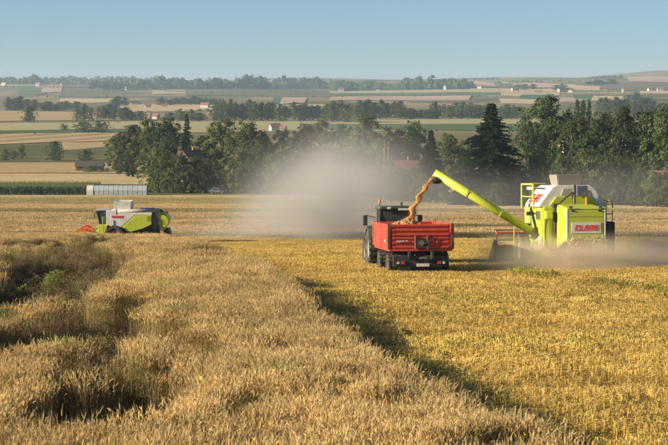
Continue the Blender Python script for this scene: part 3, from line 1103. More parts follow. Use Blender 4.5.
for (x0, x1, bs, t0, t1, sp, kd, lab) in FAR:
    k = max(2, int((x1 - x0) / sp))
    for i in range(k + 1):
        s_ = i / k
        tree(x0 + (x1 - x0) * s_ + rng.uniform(-.3, .3) * sp, bs + rng.normal(0, .5), t0 + (t1 - t0) * s_ + rng.uniform(-1.5, 3.5), sp * rng.uniform(1.35, 2.1),
             'dark' if kd == 'dark' and rng.random() < .7 else ('round' if rng.random() < .5 else kd), ORD[i] + ' from the left, ' + lab, lab.replace('tree', 'trees'))


# horizon woods that read as one mass
def wood(name, label, spans, seed):
    r = np.random.default_rng(seed)
    Q = []
    for (x0, x1, bs0, bs1, t0, t1, n) in spans:
        for k in range(n):
            s_ = r.random()
            px = x0 + (x1 - x0) * s_
            p = at(px, bs0 + (bs1 - bs0) * s_ + r.uniform(-.9, .9))
            sz = p.y / FPX
            h = max(1.0, (HORIZON - p.z / p.y * FPX) - (t0 + (t1 - t0) * s_)) * sz * r.uniform(.35, 1.0) * (.7 + .55 * float(vnoise(px * 1.0, 0, 9, seed)) + (.35 if r.random() < .08 else 0))
            m_ = 46
            lv = r.normal(0, 1, (m_, 3))
            lv /= np.linalg.norm(lv, axis=1, keepdims=True)
            c_ = np.array(p) + np.array([0, 0, h * .55]) + lv * np.array([h * .42, h * .42, h * .45]) * r.uniform(.6, 1.05, (m_, 1))
            Q.append(leaf_quads(c_, lv + r.normal(0, .3, (m_, 3)), h * .16 * r.uniform(.6, 1.4, m_), r))
    return tag(link(name, strip_mesh(name, np.concatenate(Q), None, LEAF_B), None), label, 'forest', kind='stuff')


wood('forest', 'dark blue forest mass along the left skyline', [(-40, 165, 84.0, 84.5, 76.6, 78.2, 1100)], 1)
wood('forest', 'far village trees along the skyline in the centre', [(90, 165, 89, 90, 82.5, 82, 200), (158, 340, 89, 88.5, 79.5, 80, 900)], 2)
wood('forest', 'dark far tree line right of centre below the skyline', [(334, 400, 91, 90, 80.5, 81, 330), (400, 472, 90, 88, 81, 79, 360)], 3)
wood('forest', 'dark copse on the right hilltop', [(590, 622, 78.5, 78.5, 75.5, 75.5, 50), (470, 500, 80, 80, 77.5, 77.5, 30), (498, 592, 84, 80.5, 80.5, 79, 90)], 4)

wood('hedges', 'scattered hedges and small trees dotting the far slopes', [
    (180, 335, 92.5, 93.5, 91, 92, 50), (185, 330, 96.5, 97, 94.5, 95, 45), (55, 130, 98.7, 98.7, 96.5, 96.5, 30), (60, 130, 92, 92, 90.5, 90.5, 25),
    (330, 500, 94.1, 92.6, 92.9, 91.5, 36), (335, 480, 97, 96, 95.6, 94.8, 30), (470, 600, 97.2, 95, 95.6, 93.6, 45), (498, 640, 88.4, 88.6, 87, 87, 45),
    (590, 690, 90.4, 91, 88.8, 89.2, 45), (120, 215, 104.4, 103.8, 102, 102, 40), (110, 215, 113.4, 111, 110.5, 108.5, 35), (0, 70, 97, 97, 95, 95, 25), (-20, 80, 88.2, 88.2, 86.8, 86.8, 30),
    (215, 330, 109.6, 109.2, 107, 107, 40), (60, 200, 123.6, 121, 121.8, 119.4, 18), (340, 530, 131, 131.6, 128.6, 129, 26), (-20, 110, 134.8, 132.8, 133, 131, 16)], 9)

# ------------------------------------------------------------------ corn strip
r = np.random.default_rng(77)
Q, C = [], []
ca, cb = at(-30, 195), at(84, 195)
for k in range(5200):
    s_ = r.random()
    x_ = ca.x + (cb.x - ca.x) * s_
    y_ = ca.y + r.random() ** 1.5 * 34 + 1
    z_ = ground_z(x_, y_)
    h = 2.3 * r.normal(1, .07)
    for j in range(4):
        az = r.uniform(0, 6.283)
        dv = np.array([math.cos(az), math.sin(az), 0])
        sd = np.array([-dv[1], dv[0], 0])
        p0 = np.array([x_, y_, z_ + h * r.uniform(.15, .75)])
        ribbon(Q, C, [p0, p0 + dv * .2 + np.array([0, 0, .35]), p0 + dv * .55 + np.array([0, 0, .15])], [.05, .06, .01], sd, np.array([.075, .12, .03]) * r.uniform(.6, 1.3))
    ribbon(Q, C, [np.array([x_, y_, z_]), np.array([x_, y_, z_ + h])], [.03, .015], np.array([1, 0, 0]), np.array([.16, .17, .06]))
corn_m, nt, b = nmat('corn')
ca_ = nt.nodes.new('ShaderNodeAttribute')
ca_.attribute_name = 'Col'
L(nt, ca_.outputs[0], b.inputs['Base Color'])
b.inputs['Roughness'].default_value = .7
tag(link('corn_strip', strip_mesh('corn_strip', Q, C, corn_m), None), 'dark green strip of tall corn left of the polytunnel', 'corn', kind='stuff')

# ------------------------------------------------------------------ buildings
WALLW = paint('plaster_white', (.48, .46, .41), .9, .25)
WALLT = paint('plaster_tan', (.5, .42, .3), .9, .3)
ROOFR = paint('roof_red', (.27, .11, .07), .85, .4, dustcol=(.26, .14, .09), scale=.8)
ROOFD = paint('roof_dark', (.07, .06, .055), .9, .4, dustcol=(.14, .12, .1), scale=.8)
WOOD = paint('old_boards', (.07, .055, .042), .9, .6, dustcol=(.16, .13, .1), scale=1.2)
ORANGE = paint('brick_orange', (.42, .15, .07), .9, .5, dustcol=(.3, .16, .09), scale=1)
GLASSD = paint('window_glass', (.03, .035, .04), .15, .1)


def house(px, py, w, dp, hw, hr, wall, roof, label, rz=0.0, d=None, group=None, windows=True, name='house', chim=True):
    p = at(px, py)
    if d:
        x_ = (px - CX) / FPX * d
        p = Vector((x_, d, ground_z(x_, d)))
    t = thing(name, label, 'shed' if 'shed' in name or 'barn' in name else 'house', p, rz, group)
    MB().prism([(-dp / 2, -1), (dp / 2, -1), (dp / 2, hw), (0, hw + hr), (-dp / 2, hw)], 'x', -w / 2, w / 2).build('wall', wall, t)
    o = .35
    sl = hr / (dp / 2)
    rm = MB()
    for sg in (-1, 1):
        e = (sg * (dp / 2 + o), hw - o * sl + .05)
        rm.prism([e, (0, hw + hr + .05), (0, hw + hr + .25), (e[0], e[1] + .2)], 'x', -w / 2 - o, w / 2 + o)
    rf = rm.build('roof', roof, t)
    if chim:
        bx('chimney', ROOFR, rf, (w * .2, .3, hw + hr + .3), (.6, .6, 1.4), 0)
    if windows:
        nw = max(2, int(w / 3.2))
        for k in range(nw):
            xx = -w / 2 + (k + .5) * w / nw
            wd = bx('window', WALLW, t, (xx, -dp / 2 - .03, hw * .55), (1.25, .1, 1.45), 0)
            bx('pane', GLASSD, wd, (xx, -dp / 2 - .09, hw * .55), (1.0, .05, 1.2), 0)
    return t


house(191, 192, 6, 5.5, 7.4, 2.6, WOOD, ROOFR, 'red gable roof peeking out between trees below the pointed conifer', .9, d=530, name='farmhouse')
house(404, 190, 6.4, 6, 5.9, 2.6, WOOD, ROOFR, 'red roofed farmhouse half hidden by trees above the falling grain', .3, d=452, name='farmhouse')
house(514, 203, 7, 6, 3.6, 3.2, WOOD, ROOFD, 'dark wooden barn with steep gable left of the lime harvester', R(80), d=386, name='barn', windows=False, chim=False)
house(216, 190, 5, 4, 2.6, 1.3, WALLT, WALLT, 'small sand coloured shed behind the parked car', .2, d=545, name='shed', windows=False, chim=False)
house(664, 195, 7, 5, 4.6, 1.9, ORANGE, ROOFR, 'orange brick house behind bushes at the right edge', -.3, d=384, name='house')
house(90, 171, 8.6, 5, 1.6, 1.4, WOOD, ROOFD, 'long low shed with dark roof among bushes above the corn', 0, name='shed', windows=False, chim=False)
house(571, 150, 8, 7, 8, 3, WALLT, ROOFR, 'red roof behind trees above the harvester', .2, d=760)
house(622, 150, 7, 7, 8.5, 3, WALLT, WALLT, 'pale gable roof among dark trees upper right', 1.1, d=720)
house(462, 180, 5, 5, 3.6, 1.5, WALLT, WALLT, 'small pale roofed hut left of the big spruce', .3, d=470, name='shed', windows=False, chim=False)
FARH = [(275, 131, 15, 10, 5, 4, 'white house with red roof on meadow beyond the belt', 1), (283, 132, 8, 7, 4, 3, 'red roofed shed beside the white valley house', 1),
        (156, 119, 11, 9, 4.5, 4, 'white house with orange roof at end of left grove', 1),
        (135, 105, 26, 12, 6, 4, 'long tan far building above left grove', 0), (148, 108, 16, 11, 6, 4, 'white far house right of long tan building', 1),
        (164, 108, 16, 10, 6, 4, 'far house left of middle tree row', 1), (205, 108, 24, 12, 7, 5, 'large red roofed far house at end of middle row', 1), (222, 110, 16, 10, 6, 5, 'far house just above the valley row, left part', 1),
        (236, 109, 14, 10, 6, 5, 'far house just above the valley row, centre part', 0), (395, 117, 7, 6, 6, 3, 'tiny white house inside the valley row', 1),
        (515, 91, 26, 14, 8, 5, 'white far farm on right hill', 1), (561, 92, 24, 14, 8, 6, 'white far farmhouse with little trees on right hill', 1), (571, 92.5, 16, 14, 8, 6, 'smaller far farmhouse right of the white one', 0),
        (628, 92, 40, 16, 8, 6, 'long red roofed far farm right hill', 1), (651, 91.5, 22, 16, 8, 6, 'far red roofed house near right edge', 1), (660, 91.5, 20, 16, 9, 6, 'white far house near right edge', 1)]
for (px, py, w, dp, hw, hr, lab, rd) in FARH:
    house(px, py, w * (.5 if py < 95 else .4), dp * .5, hw * .5, hr * .5, WALLW if rd else WALLT, ROOFR if rd else ROOFD, lab, (px * .37) % 1.2 - .6, windows=False, chim=False, name='far_house')
for hk, (px, py) in enumerate(sorted([(4, 86), (53, 86), (63, 86.3), (38, 86), (113, 88.6), (128, 90), (141, 88.5), (237, 89), (247, 89), (263, 89.5), (282, 88.8), (300, 88.8), (318, 88.4), (341, 92), (379, 91), (447, 89.5), (480, 88.8)])):
    house(px, py, rng.uniform(8, 13), 8, rng.uniform(4, 6), 3.5, WALLW, ROOFR if rng.random() < .4 else WALLW, ORD[hk] + ' from the left, tiny pale house in the far village below the skyline', rng.uniform(-.6, .6), windows=False, chim=False, group='tiny houses of the far village', name='far_house')

# polytunnel
PLAST = paint('plastic_sheet', (.36, .42, .43), .5, .6, dustcol=(.55, .54, .47), scale=.5)
PLASTW = paint('plastic_end', (.72, .69, .55), .6, .3)
pa, pb = at(86.5, 195), at(148, 194.6)
wl = pb.x - pa.x
pt = thing('polytunnel', 'long low white plastic tunnel right of the corn strip', 'polytunnel', (pa.x, pa.y + 2.2, min(pa.z, pb.z)))
arc = [(-2.2, -.3), (-2.2, 1.35), (-1.9, 2.0), (-1.1, 2.45), (0, 2.6), (1.1, 2.45), (1.9, 2.0), (2.2, 1.35), (2.2, -.3)]
arc = [(p_[0], p_[1] * .88) for p_ in arc]
MB().prism(arc, 'x', 1.6, wl).build('plastic_cover', PLAST, pt)
MB().prism([(p_[0] * 1.04, p_[1] * 1.02) for p_ in arc], 'x', 0, 1.58).build('end_bay', PLASTW, pt)
for k in range(12):
    xk = 1.7 + (wl - 1.8) * k / 11
    MB().tube([(xk, p_[0] * 1.0, p_[1] * 1.0) for p_ in arc], .045, 5).build('hoop', PLAST, pt)
bx('door', WALLT, pt, (-.04, 0, .9), (.06, 1.3, 1.9), 0)

# utility poles
POLEM = paint('pole_wood', (.16, .14, .12), .9, .3)


def pole(px, base, top, label, d=None):
    p = at(px, base)
    if d:
        x_ = (px - CX) / FPX * d
        p = Vector((x_, d, ground_z(x_, d)))
    h = ((HORIZON - p.z / p.y * FPX) - top) * p.y / FPX
    t = thing('utility_pole', label, 'utility pole', p, .3)
    MB().tube([(0, 0, -.5), (0, 0, h)], [.2, .13], 8).build('post', POLEM, t)
    bx('cross_arm', POLEM, t, (0, 0, h - .6), (2.0, .12, .14), .01)
    for s_ in (-.8, 0, .8):
        MB().tube([(s_, 0, h - .52), (s_, 0, h - .3)], .05, 6).build('insulator', WALLW, t)


pole(284.5, 121, 101, 'thin pole in front of the long valley row')
pole(384.5, 190, 139, 'tall pole above the red farmhouse roof, right one', d=492)
pole(388.5, 190, 142, 'pale pole between the farmhouse roof and the trees', d=497)
pole(644, 118, 104, 'thin pole in the dark wood near the right edge', d=1500)

# ------------------------------------------------------------------ machine materials and helpers
LIME = paint('lime_paint', (.50, .57, .016), .45, .5)
LIMED = paint('lime_dusty', (.42, .5, .06), .5, .5)
WHITE = paint('white_paint', (.72, .7, .63), .45, .45)
CREAM = paint('tank_grey', (.38, .35, .3), .55, .5)
REDP = paint('red_letter', (.72, .06, .03), .5, .1)
RED = paint('red_paint', (.6, .05, .03), .45, .38, dustcol=(.5, .22, .12))
BLACK = paint('black_steel', (.028, .028, .028), .55, .35, dustcol=(.22, .19, .14))
GREY = paint('grey_steel', (.12, .12, .12), .5, .4)
RUB = paint('tyre_rubber', (.03, .029, .028), .85, .55, dustcol=(.24, .19, .12), scale=5)
RIMR = paint('rim_orange', (.62, .13, .05), .5, .35)
RIMW = paint('rim_pale', (.52, .47, .36), .6, .5)
GREENT = paint('tractor_green', (.03, .075, .05), .4, .35)
GLASS = paint('cab_glass', (.045, .065, .07), .12, .2, dustcol=(.2, .19, .16))
AMBER = paint('amber_lens', (.75, .22, .02), .3, .1)
REDL = paint('red_lens', (.6, .04, .03), .3, .1)
GRAINM, nt, b = nmat('wheat_grain')
L(nt, ramp(nt, noise(nt, 14, 5), [(.3, (.30, .145, .045)), (.7, (.47, .25, .085))]), b.inputs['Base Color'])
b.inputs['Roughness'].default_value = .85


def wheel(parent, c, rad, w, rim, lugs=16, rimf=.52):
    e = empty('wheel', parent, c)
    rr = rad
    mb = MB().lathe_x([(-w * .36, rr * rimf), (-w * .5, rr * .7), (-w * .5, rr * .88), (-w * .38, rr * .96), (w * .38, rr * .96), (w * .5, rr * .88), (w * .5, rr * .7), (w * .36, rr * rimf)], 30)
    for k in range(lugs):
        for sg in (-1, 1):
            a = 2 * math.pi * (k + (.5 if sg > 0 else 0)) / lugs
            mb.box((sg * w * .24, math.cos(a) * rr * .965, math.sin(a) * rr * .965), (w * .5, rr * .09, rr * .1), (a, 0, sg * .0))
    mb.build('tyre', RUB, e, smooth=False)
    MB().lathe_x([(-w * .34, rr * rimf * 1.02), (-w * .3, rr * rimf * .8), (-w * .05, rr * rimf * .72), (-w * .05, rr * .12), (-w * .2, rr * .1), (-w * .2, 0.001), (w * .2, .001), (w * .2, rr * .1),
                  (w * .05, rr * .12), (w * .05, rr * rimf * .72), (w * .3, rr * rimf * .8), (w * .34, rr * rimf * 1.02)], 26).build('rim', rim, e, smooth=False)
    return e


LET = {
    'C': [[(0, .15), (.15, 0), (1, 0), (1, .24), (.27, .24), (.27, .76), (1, .76), (1, 1), (.15, 1), (0, .85)]],
    'L': [[(0, 0), (1, 0), (1, .24), (.27, .24), (.27, 1), (0, 1)]],
    'A': [[(0, 0), (.27, 0), (.27, .3), (.27, .52), (.27, .76), (.73, .76), (.73, .52), (.27, .52), (.27, .3), (.73, .3), (.73, 0), (1, 0), (1, .85), (.85, 1), (.15, 1), (0, .85)]],
    'S': [[(0, 0), (.87, 0), (1, .14), (1, .5), (.87, .62), (.27, .62), (.27, .77), (1, .77), (1, 1), (.13, 1), (0, .88), (0, .5), (.13, .38), (.73, .38), (.73, .23), (0, .23)]],
}


def lettering(parent, word, origin, ux, uz, width, height, shear=.22, depth=.012, mat=None, name='letter', nrm=None):
    """flat block letters on a plate: origin = lower left corner, ux / uz unit vectors along and up the plate"""
    ux, uz = Vector(ux), Vector(uz)
    nv = Vector(nrm) if nrm else ux.cross(uz).normalized()
    lw = width / (len(word) + .18 * (len(word) - 1))
    for i, ch in enumerate(word):
        for poly in LET[ch]:
            v = []
            for (a, b_) in poly:
                v.append(Vector(origin) + ux * (i * lw * 1.18 + a * lw + shear * b_ * height) + uz * (b_ * height))
            mb = MB()
            n_ = len(v)
            mb.add(v + [q + nv * depth for q in v], [tuple(range(n_)), tuple(range(2 * n_ - 1, n_ - 1, -1))] + [(k, n_ + k, n_ + (k + 1) % n_, (k + 1) % n_) for k in range(n_)])
            mb.build(name, mat or REDP, parent)


# ------------------------------------------------------------------ lime harvester at the right (rear view)
hx, hy = (587 - CX) / FPX * 81.5, 81.5
H1 = thing('combine_harvester', 'lime green harvester seen from behind unloading grain into the red trailer', 'harvester', (hx, hy, ground_z(hx, hy + 3)), R(6))
H1.rotation_euler = (R(-2.5), 0, R(6))
hood = MB().prism([(.02, 1.34), (.02, 2.6), (.3, 2.70), (2.05, 2.82), (2.05, .95), (.7, 1.28)], 'x', -.78, .78).build('straw_hood', LIME, H1, bevel=.09)
door = bx('rear_door', LIME, H1, (0, -.03, 1.99), (1.44, .07, 1.22), .02)
bx('edge_strip', WHITE, door, (-.765, -.01, 1.99), (.085, .12, 1.26), .015)
bx('edge_strip', WHITE, door, (.765, -.01, 1.99), (.07, .12, 1.26), .015)
bx('top_lip', BLACK, door, (0, -.04, 2.63), (1.5, .05, .035), .008)
plate = bx('name_plate', WHITE, door, (.0, -.075, 1.90), (1.2, .02, .43), .006)
lettering(plate, 'CLAAS', (-.49, -.087, 1.79), (1, 0, 0), (0, 0, 1), .93, .22)
MB().prism([(-1.28, .95), (1.28, .95), (1.28, 2.72), (-1.28, 2.72)], 'y', 2.05, 6.0).build('body', LIME, H1, bevel=.1)
bx('corner_panel', LIME, H1, (-1.05, 1.99, 1.8), (.5, .1, 1.84), .03)
bx('corner_panel', LIME, H1, (1.05, 1.99, 1.85), (.5, .1, 1.7), .03)
for sg in (-1, 1):
    bx('rear_lamp', REDL, H1, (sg * 1.1, 1.92, 1.05), (.22, .05, .12), .01)
    w_ = bx('warning_board', WHITE, H1, (sg * 1.02, 1.9, .72), (.36, .04, .36), .005)
    for k in range(2):
        bx('red_stripe', REDP, w_, (sg * 1.02 + (k - .5) * .19, 1.875, .72), (.08, .02, .4), .003, (0, .6, 0))
# grain tank covers
tank = MB()
tank.prism([(-1.42, 2.70), (-1.36, 2.84), (-.86, 3.5), (-.72, 3.58), (.72, 3.58), (.86, 3.5), (1.36, 2.84), (1.42, 2.70)], 'y', 2.3, 5.3)
tank = tank.build('tank_cover', WHITE, H1, bevel=.03)
MB().prism([(-1.0, 2.76), (-.72, 3.12), (.72, 3.12), (1.0, 2.76)], 'y', 2.2, 2.32).build('engine_panel', LIME, tank, bevel=.01)
MB().prism([(-.52, 3.18), (-.42, 3.46), (.42, 3.46), (.52, 3.18)], 'y', 2.25, 2.31).build('vent_panel', CREAM, tank, bevel=.01)
_s = Vector((.5, 0, .66)).normalized()
lettering(tank, 'CLAAS', Vector((-1.335, 4.95, 2.87)), (0, -1, 0), _s, 1.9, .42, depth=.02, shear=.1, nrm=Vector((-.797, 0, .604)))
# tank extension: flared open funnel
ex = MB()
b0, b1 = [(-.46, 2.9), (.46, 2.9), (.46, 4.2), (-.46, 4.2)], [(-.54, 2.8), (.54, 2.8), (.54, 4.3), (-.54, 4.3)]
for k in range(4):
    a_, c_ = b0[k], b0[(k + 1) % 4]
    d_, e_ = b1[(k + 1) % 4], b1[k]
    ex.add([(*a_, 3.52), (*c_, 3.52), (*d_, 4.02), (*e_, 4.02)], [(0, 1, 2, 3)])
exo = ex.build('tank_extension', paint('tank_dull', (.27, .245, .21), .6, .5, dustcol=(.36, .31, .24)), H1)
sm = exo.modifiers.new('thick', 'SOLIDIFY')
sm.thickness = .04
MB().tube([(-.02, 2.05, 2.75), (-.02, 2.05, 3.62)], .075, 10).build('exhaust_pipe', GREY, H1, smooth=False)
bx('air_intake', paint('intake_blue', (.1, .12, .15), .5, .4), H1, (.28, 2.02, 3.36), (.46, .3, .42), .03)
MB().tube([(.42, 1.7, 2.78), (.42, 1.7, 3.1)], .055, 10).build('beacon', AMBER, H1)
MB().tube([(-.1, 2.0, 3.3), (-.35, 2.0, 3.1), (-.72, 1.98, 2.78)], .035, 8).build('hose', BLACK, H1)
MB().tube([(-.86, 1.88, 1.45), (-.86, 1.88, 2.72), (-.8, 1.9, 2.85)], .05, 8).build('drain_pipe', BLACK, H1)
bx('belt_guard', BLACK, H1, (-.86, 1.86, 2.76), (.16, .16, .16), .03)
for k in range(7):
    bx('vent_slat', GREY, H1, (-1.335, 2.5 + .13 * k, 2.35), (.03, .05, .36), .004)
bx('seam', BLACK, door, (0, -.066, 2.34), (1.4, .006, .012), 0)
for sg in (-1, 1):
    bx('door_handle', BLACK, door, (sg * .5, -.085, 1.5), (.16, .04, .04), .008)
    bx('hinge', BLACK, door, (sg * .55, -.06, 2.58), (.14, .06, .06), .01)
    bx('work_lamp', GREY, H1, (sg * .6, .1, 2.72), (.16, .1, .11), .02)
bx('toolbox', LIMED, H1, (-1.12, 1.82, 2.38), (.3, .26, .34), .05)
MB().tube([(-1.2, 1.9, 1.0), (-1.26, 1.88, 1.7), (-1.18, 1.9, 2.2)], .03, 6).build('hose', BLACK, H1)
# left side panels and platform
bx('side_panel', LIME, H1, (-1.30, 2.95, 2.1), (.05, 1.6, 1.1), .02)
bx('side_panel', LIMED, H1, (-1.31, 4.8, 2.15), (.05, 1.9, 1.0), .02)
bx('lower_panel', CREAM, H1, (-1.31, 3.0, 1.2), (.06, 1.6, .6), .02)
bx('side_panel', LIME, H1, (1.30, 4.0, 2.0), (.05, 3.6, 1.2), .02)
bx('platform', BLACK, H1, (-1.5, 5.2, 1.95), (.6, 1.5, .06), .01)
rail = MB()
for y0 in (3.5, 5.9):
    rail.tube([(-1.42, y0, 2.6), (-1.42, y0, 3.62)], .045, 8)
rail.tube([(-1.42, 3.5, 3.62), (-1.42, 5.9, 3.62)], .045, 8)
rail.tube([(-1.42, 5.9, 3.62), (-.4, 5.9, 3.62)], .045, 8)
rail.tube([(-1.42, 3.5, 3.1), (-1.42, 5.9, 3.1)], .03, 8)
rail.build('handrail', LIMED, H1)
rail2 = MB()
rail2.tube([(1.36, 2.2, 2.0), (1.36, 2.2, 2.95), (1.36, 4.2, 2.95), (1.36, 4.2, 2.0)], .03, 8)
rail2.tube([(1.62, 2.2, 1.3), (1.62, 2.2, 2.9), (1.36, 2.2, 2.9)], .03, 8)
rail2.tube([(1.62, 2.2, 2.4), (1.36, 2.2, 2.4)], .025, 8)
rail2.build('handrail', LIMED, H1)
lad = MB()
for xx in (-1.75, -1.42):
    lad.tube([(xx, 5.9, .45), (xx, 5.9, 2.0)], .03, 6)
for k in range(6):
    lad.tube([(-1.75, 5.9, .55 + .28 * k), (-1.42, 5.9, .55 + .28 * k)], .025, 6)
lad.build('ladder', LIMED, H1)
bx('work_lamp', BLACK, H1, (-1.62, 3.2, 2.42), (.3, .12, .16), .02)
MB().tube([(-1.3, 3.2, 2.42), (-1.6, 3.2, 2.42)], .03, 6).build('lamp_arm', BLACK, H1)
bx('side_guard', BLACK, H1, (1.36, 1.9, 1.5), (.34, 1.0, 1.2), .05)
# cab
cab = MB().prism([(6.05, 2.1), (7.5, 2.1), (7.7, 2.5), (7.45, 3.35), (6.05, 3.35)], 'x', -.8, .8).build('cab', GLASS, H1, bevel=.04)
bx('cab_roof', WHITE, cab, (0, 6.75, 3.43), (1.75, 1.7, .14), .04)
bx('cab_post', BLACK, cab, (-.8, 6.1, 2.7), (.07, .1, 1.25), .01)
bx('cab_post', BLACK, cab, (.8, 6.1, 2.7), (.07, .1, 1.25), .01)
bx('cab_base', LIME, H1, (0, 6.6, 1.75), (1.6, 1.2, .7), .04)
# feeder and header
MB().prism([(6.0, 1.2), (6.0, 1.7), (8.2, .95), (8.2, .45)], 'x', -.6, .6).build('feeder_house', LIMED, H1, bevel=.02)
hd = MB().prism([(8.2, .15), (8.2, .95), (8.32, .95), (8.5, .5), (9.4, .15)], 'x', -2.1, 2.1).build('header', BLACK, H1, bevel=.01)
for sg in (-1, 1):
    MB().prism([(8.1, .1), (8.1, 1.0), (8.6, 1.15), (10.0, .2), (10.0, .1)], 'x', sg * 2.1 - .05, sg * 2.1 + .05).build('end_plate', LIMED if sg > 0 else BLACK, hd)
MB().tube([(-2.1, 8.05, 1.5), (1.0, 8.05, 1.5)], .035, 8).build('guard_bar', REDP, hd)
MB().tube([(-2.1, 8.05, 1.5), (-2.1, 8.2, 1.0)], .035, 8).build('guard_bar', REDP, hd)
re_ = MB().tube([(-2.0, 9.1, 1.15), (2.0, 9.1, 1.15)], .06, 8)
for k in range(6):
    a = k * math.pi / 3
    re_.tube([(-2.0, 9.1 + .5 * math.cos(a), 1.15 + .5 * math.sin(a)), (2.0, 9.1 + .5 * math.cos(a), 1.15 + .5 * math.sin(a))], .03, 6)
    for xx in (-1.9, 0, 1.9):
        re_.tube([(xx, 9.1, 1.15), (xx, 9.1 + .5 * math.cos(a), 1.15 + .5 * math.sin(a))], .025, 5)
re_.build('reel', GREY, hd)
for sg in (-1, 1):
    wheel(H1, (sg * 1.42, 5.4, .78), .8, .56, RIMR if sg > 0 else RIMW, 18)
    wheel(H1, (sg * 1.0, 1.25, .5), .52, .36, RIMR, 16)
bx('rear_axle', BLACK, H1, (0, 1.25, .62), (1.9, .18, .2), .02)
bx('front_axle', BLACK, H1, (0, 5.4, .8), (2.6, .35, .4), .03)
bx('undercarriage', BLACK, H1, (0, 3.8, .82), (1.6, 4.0, .4), .04)
bx('chopper', BLACK, H1, (0, .75, 1.12), (1.5, .7, .28), .03)
# unloading auger
inv = H1.rotation_euler.to_matrix().inverted()
tipw = Vector(((433 - CX) / FPX * 85.0, 85.0, 0))
rt = ray(434, 173)
tipw = Vector(rt * (85.0 / rt[1]))
tip = inv @ (tipw - H1.location)
base_ = Vector((-1.45, 3.15, 1.62))
ax_ = (tip - base_).normalized()
MB().tube([base_, tip], .168, 20).build('auger_tube', LIME, H1, smooth=True)
aug_base = MB().tube([base_ - ax_ * .12, base_ + ax_ * .05], .27, 18).build('auger_flange', BLACK, H1)
MB().tube([(-1.0, 3.15, 1.2), (-1.42, 3.15, 1.38), base_ - ax_ * .1], [.22, .23, .21], 16).build('auger_elbow', LIMED, H1, smooth=True)
for f_ in (.33, .66):
    q = base_ + (tip - base_) * f_
    MB().tube([q - ax_ * .03, q + ax_ * .03], .182, 18).build('auger_band', LIMED, H1)
sp_ = tip + Vector((-.05, 0, -.12))
MB().tube([tip - ax_ * .35 + Vector((0, 0, -.1)), tip - ax_ * .12 + Vector((0, 0, -.2)), tip + ax_ * .06 + Vector((0, 0, -.3))], [.15, .19, .17], 12).build('spout', BLACK, H1)

# straw falling behind the harvester
r = np.random.default_rng(5)
Q, C = [], []
for k in range(7000):
    t = r.random()
    xx = r.uniform(-.72, .72) * (1 - .1 * t) + r.normal(0, .05 + .22 * t)
    yy = -.02 - .9 * t + r.normal(0, .08)
    zz = 1.4 - 1.3 * t ** 1.15 + r.normal(0, .05)
    if zz < .03:
        zz = r.uniform(.02, .25)
    dv = r.normal(0, 1, 3) * np.array([.8, .5, .9])
    dv /= np.linalg.norm(dv)
    sd = np.cross(dv, r.normal(0, 1, 3))
    sd /= np.linalg.norm(sd)
    p0 = np.array([xx, yy, zz])
    ribbon(Q, C, [p0, p0 + dv * r.uniform(.08, .26)], [.011, .009], sd, np.array([.58, .43, .18]) * r.uniform(.5, 1.15))
st = link('falling_straw', strip_mesh('falling_straw', Q, C, corn_m), None)
st.location, st.rotation_euler = H1.location, H1.rotation_euler
tag(st, 'chopped straw falling from the rear of the lime harvester', 'straw', kind='stuff')

# ------------------------------------------------------------------ red trailer
tx, ty = 3.4, 80.0
TR = thing('farm_trailer', 'red two axle grain trailer with ribbed walls behind the tractor', 'trailer', (tx, ty, ground_z(tx, ty + 2.5)), R(5.4))
TR.rotation_euler = (R(-2.6), 0, R(5.4))
Z0, Z1, LEN, HW = 1.18, 2.13, 5.0, 1.25


def wall(name, axis, a0, a1, pos, thick, out):
    """ribbed board wall: axis 'x' runs along x at y=pos, axis 'y' runs along y at x=pos"""
    mid = (a0 + a1) / 2
    ln = a1 - a0
    w_ = empty(name, TR, (0, 0, 0))
    zz = [(Z0, Z0 + .465), (Z0 + .485, Z1)]
    for (za, zb) in zz:
        c_ = (mid, pos, (za + zb) / 2) if axis == 'x' else (pos, mid, (za + zb) / 2)
        d_ = (ln, thick, zb - za) if axis == 'x' else (thick, ln, zb - za)
        bd = bx('board', RED, w_, c_, d_, .01)
        for q in (.12, .5, .88):
            zr = za + (zb - za) * q
            c2 = (mid, pos + out * (thick / 2 + .016), zr) if axis == 'x' else (pos + out * (thick / 2 + .016), mid, zr)
            d2 = (ln - .1, .034, .085) if axis == 'x' else (.034, ln - .1, .085)
            o = bx('rib', RED, bd, c2, d2, .014)
    return w_


tg = wall('tailgate', 'x', -HW + .09, HW - .09, .0, .05, -1)
wall('side_wall', 'y', .08, LEN - .08, -HW, .05, -1)
wall('side_wall', 'y', .08, LEN - .08, HW, .05, 1)
wall('front_wall', 'x', -HW + .09, HW - .09, LEN, .05, 1)
for sx in (-1, 1):
    for yy in (0, LEN / 2, LEN):
        bx('post', paint('post_red_dark', (.16, .03, .022), .5, .3) if yy == 0 else RED, TR, (sx * HW, yy, (Z0 + Z1) / 2), (.13, .12, Z1 - Z0 + .06), .015)
bx('bed', RED, TR, (0, LEN / 2, Z0 - .06), (2.5, LEN + .1, .1), .01)
hatch = bx('grain_hatch', BLACK, tg, (.02, -.09, 1.36), (.42, .08, .34), .015)
for sx in (-.22, .26):
    bx('hatch_guide', GREY, hatch, (sx, -.1, 1.42), (.05, .07, .54), .008)
MB().tube([(.1, -.17, 1.36), (.4, -.2, 1.5), (.62, -.18, 1.62)], .022, 6).build('lever', BLACK, hatch)
MB().tube([(.02, -.14, 1.4), (.02, -.16, 1.4)], .1, 12).build('handle', GREY, hatch)
bx('reflector', AMBER, tg, (.62, -.07, 1.45), (.09, .03, .06), .005)
for k in range(5):
    bx('white_lettering', WHITE, tg, (-.92 + .062 * k, -.085, 1.47), (.045, .012, .06), .002)
bx('white_lettering', WHITE, tg, (-.56, -.085, 1.48), (.07, .012, .05), .002)
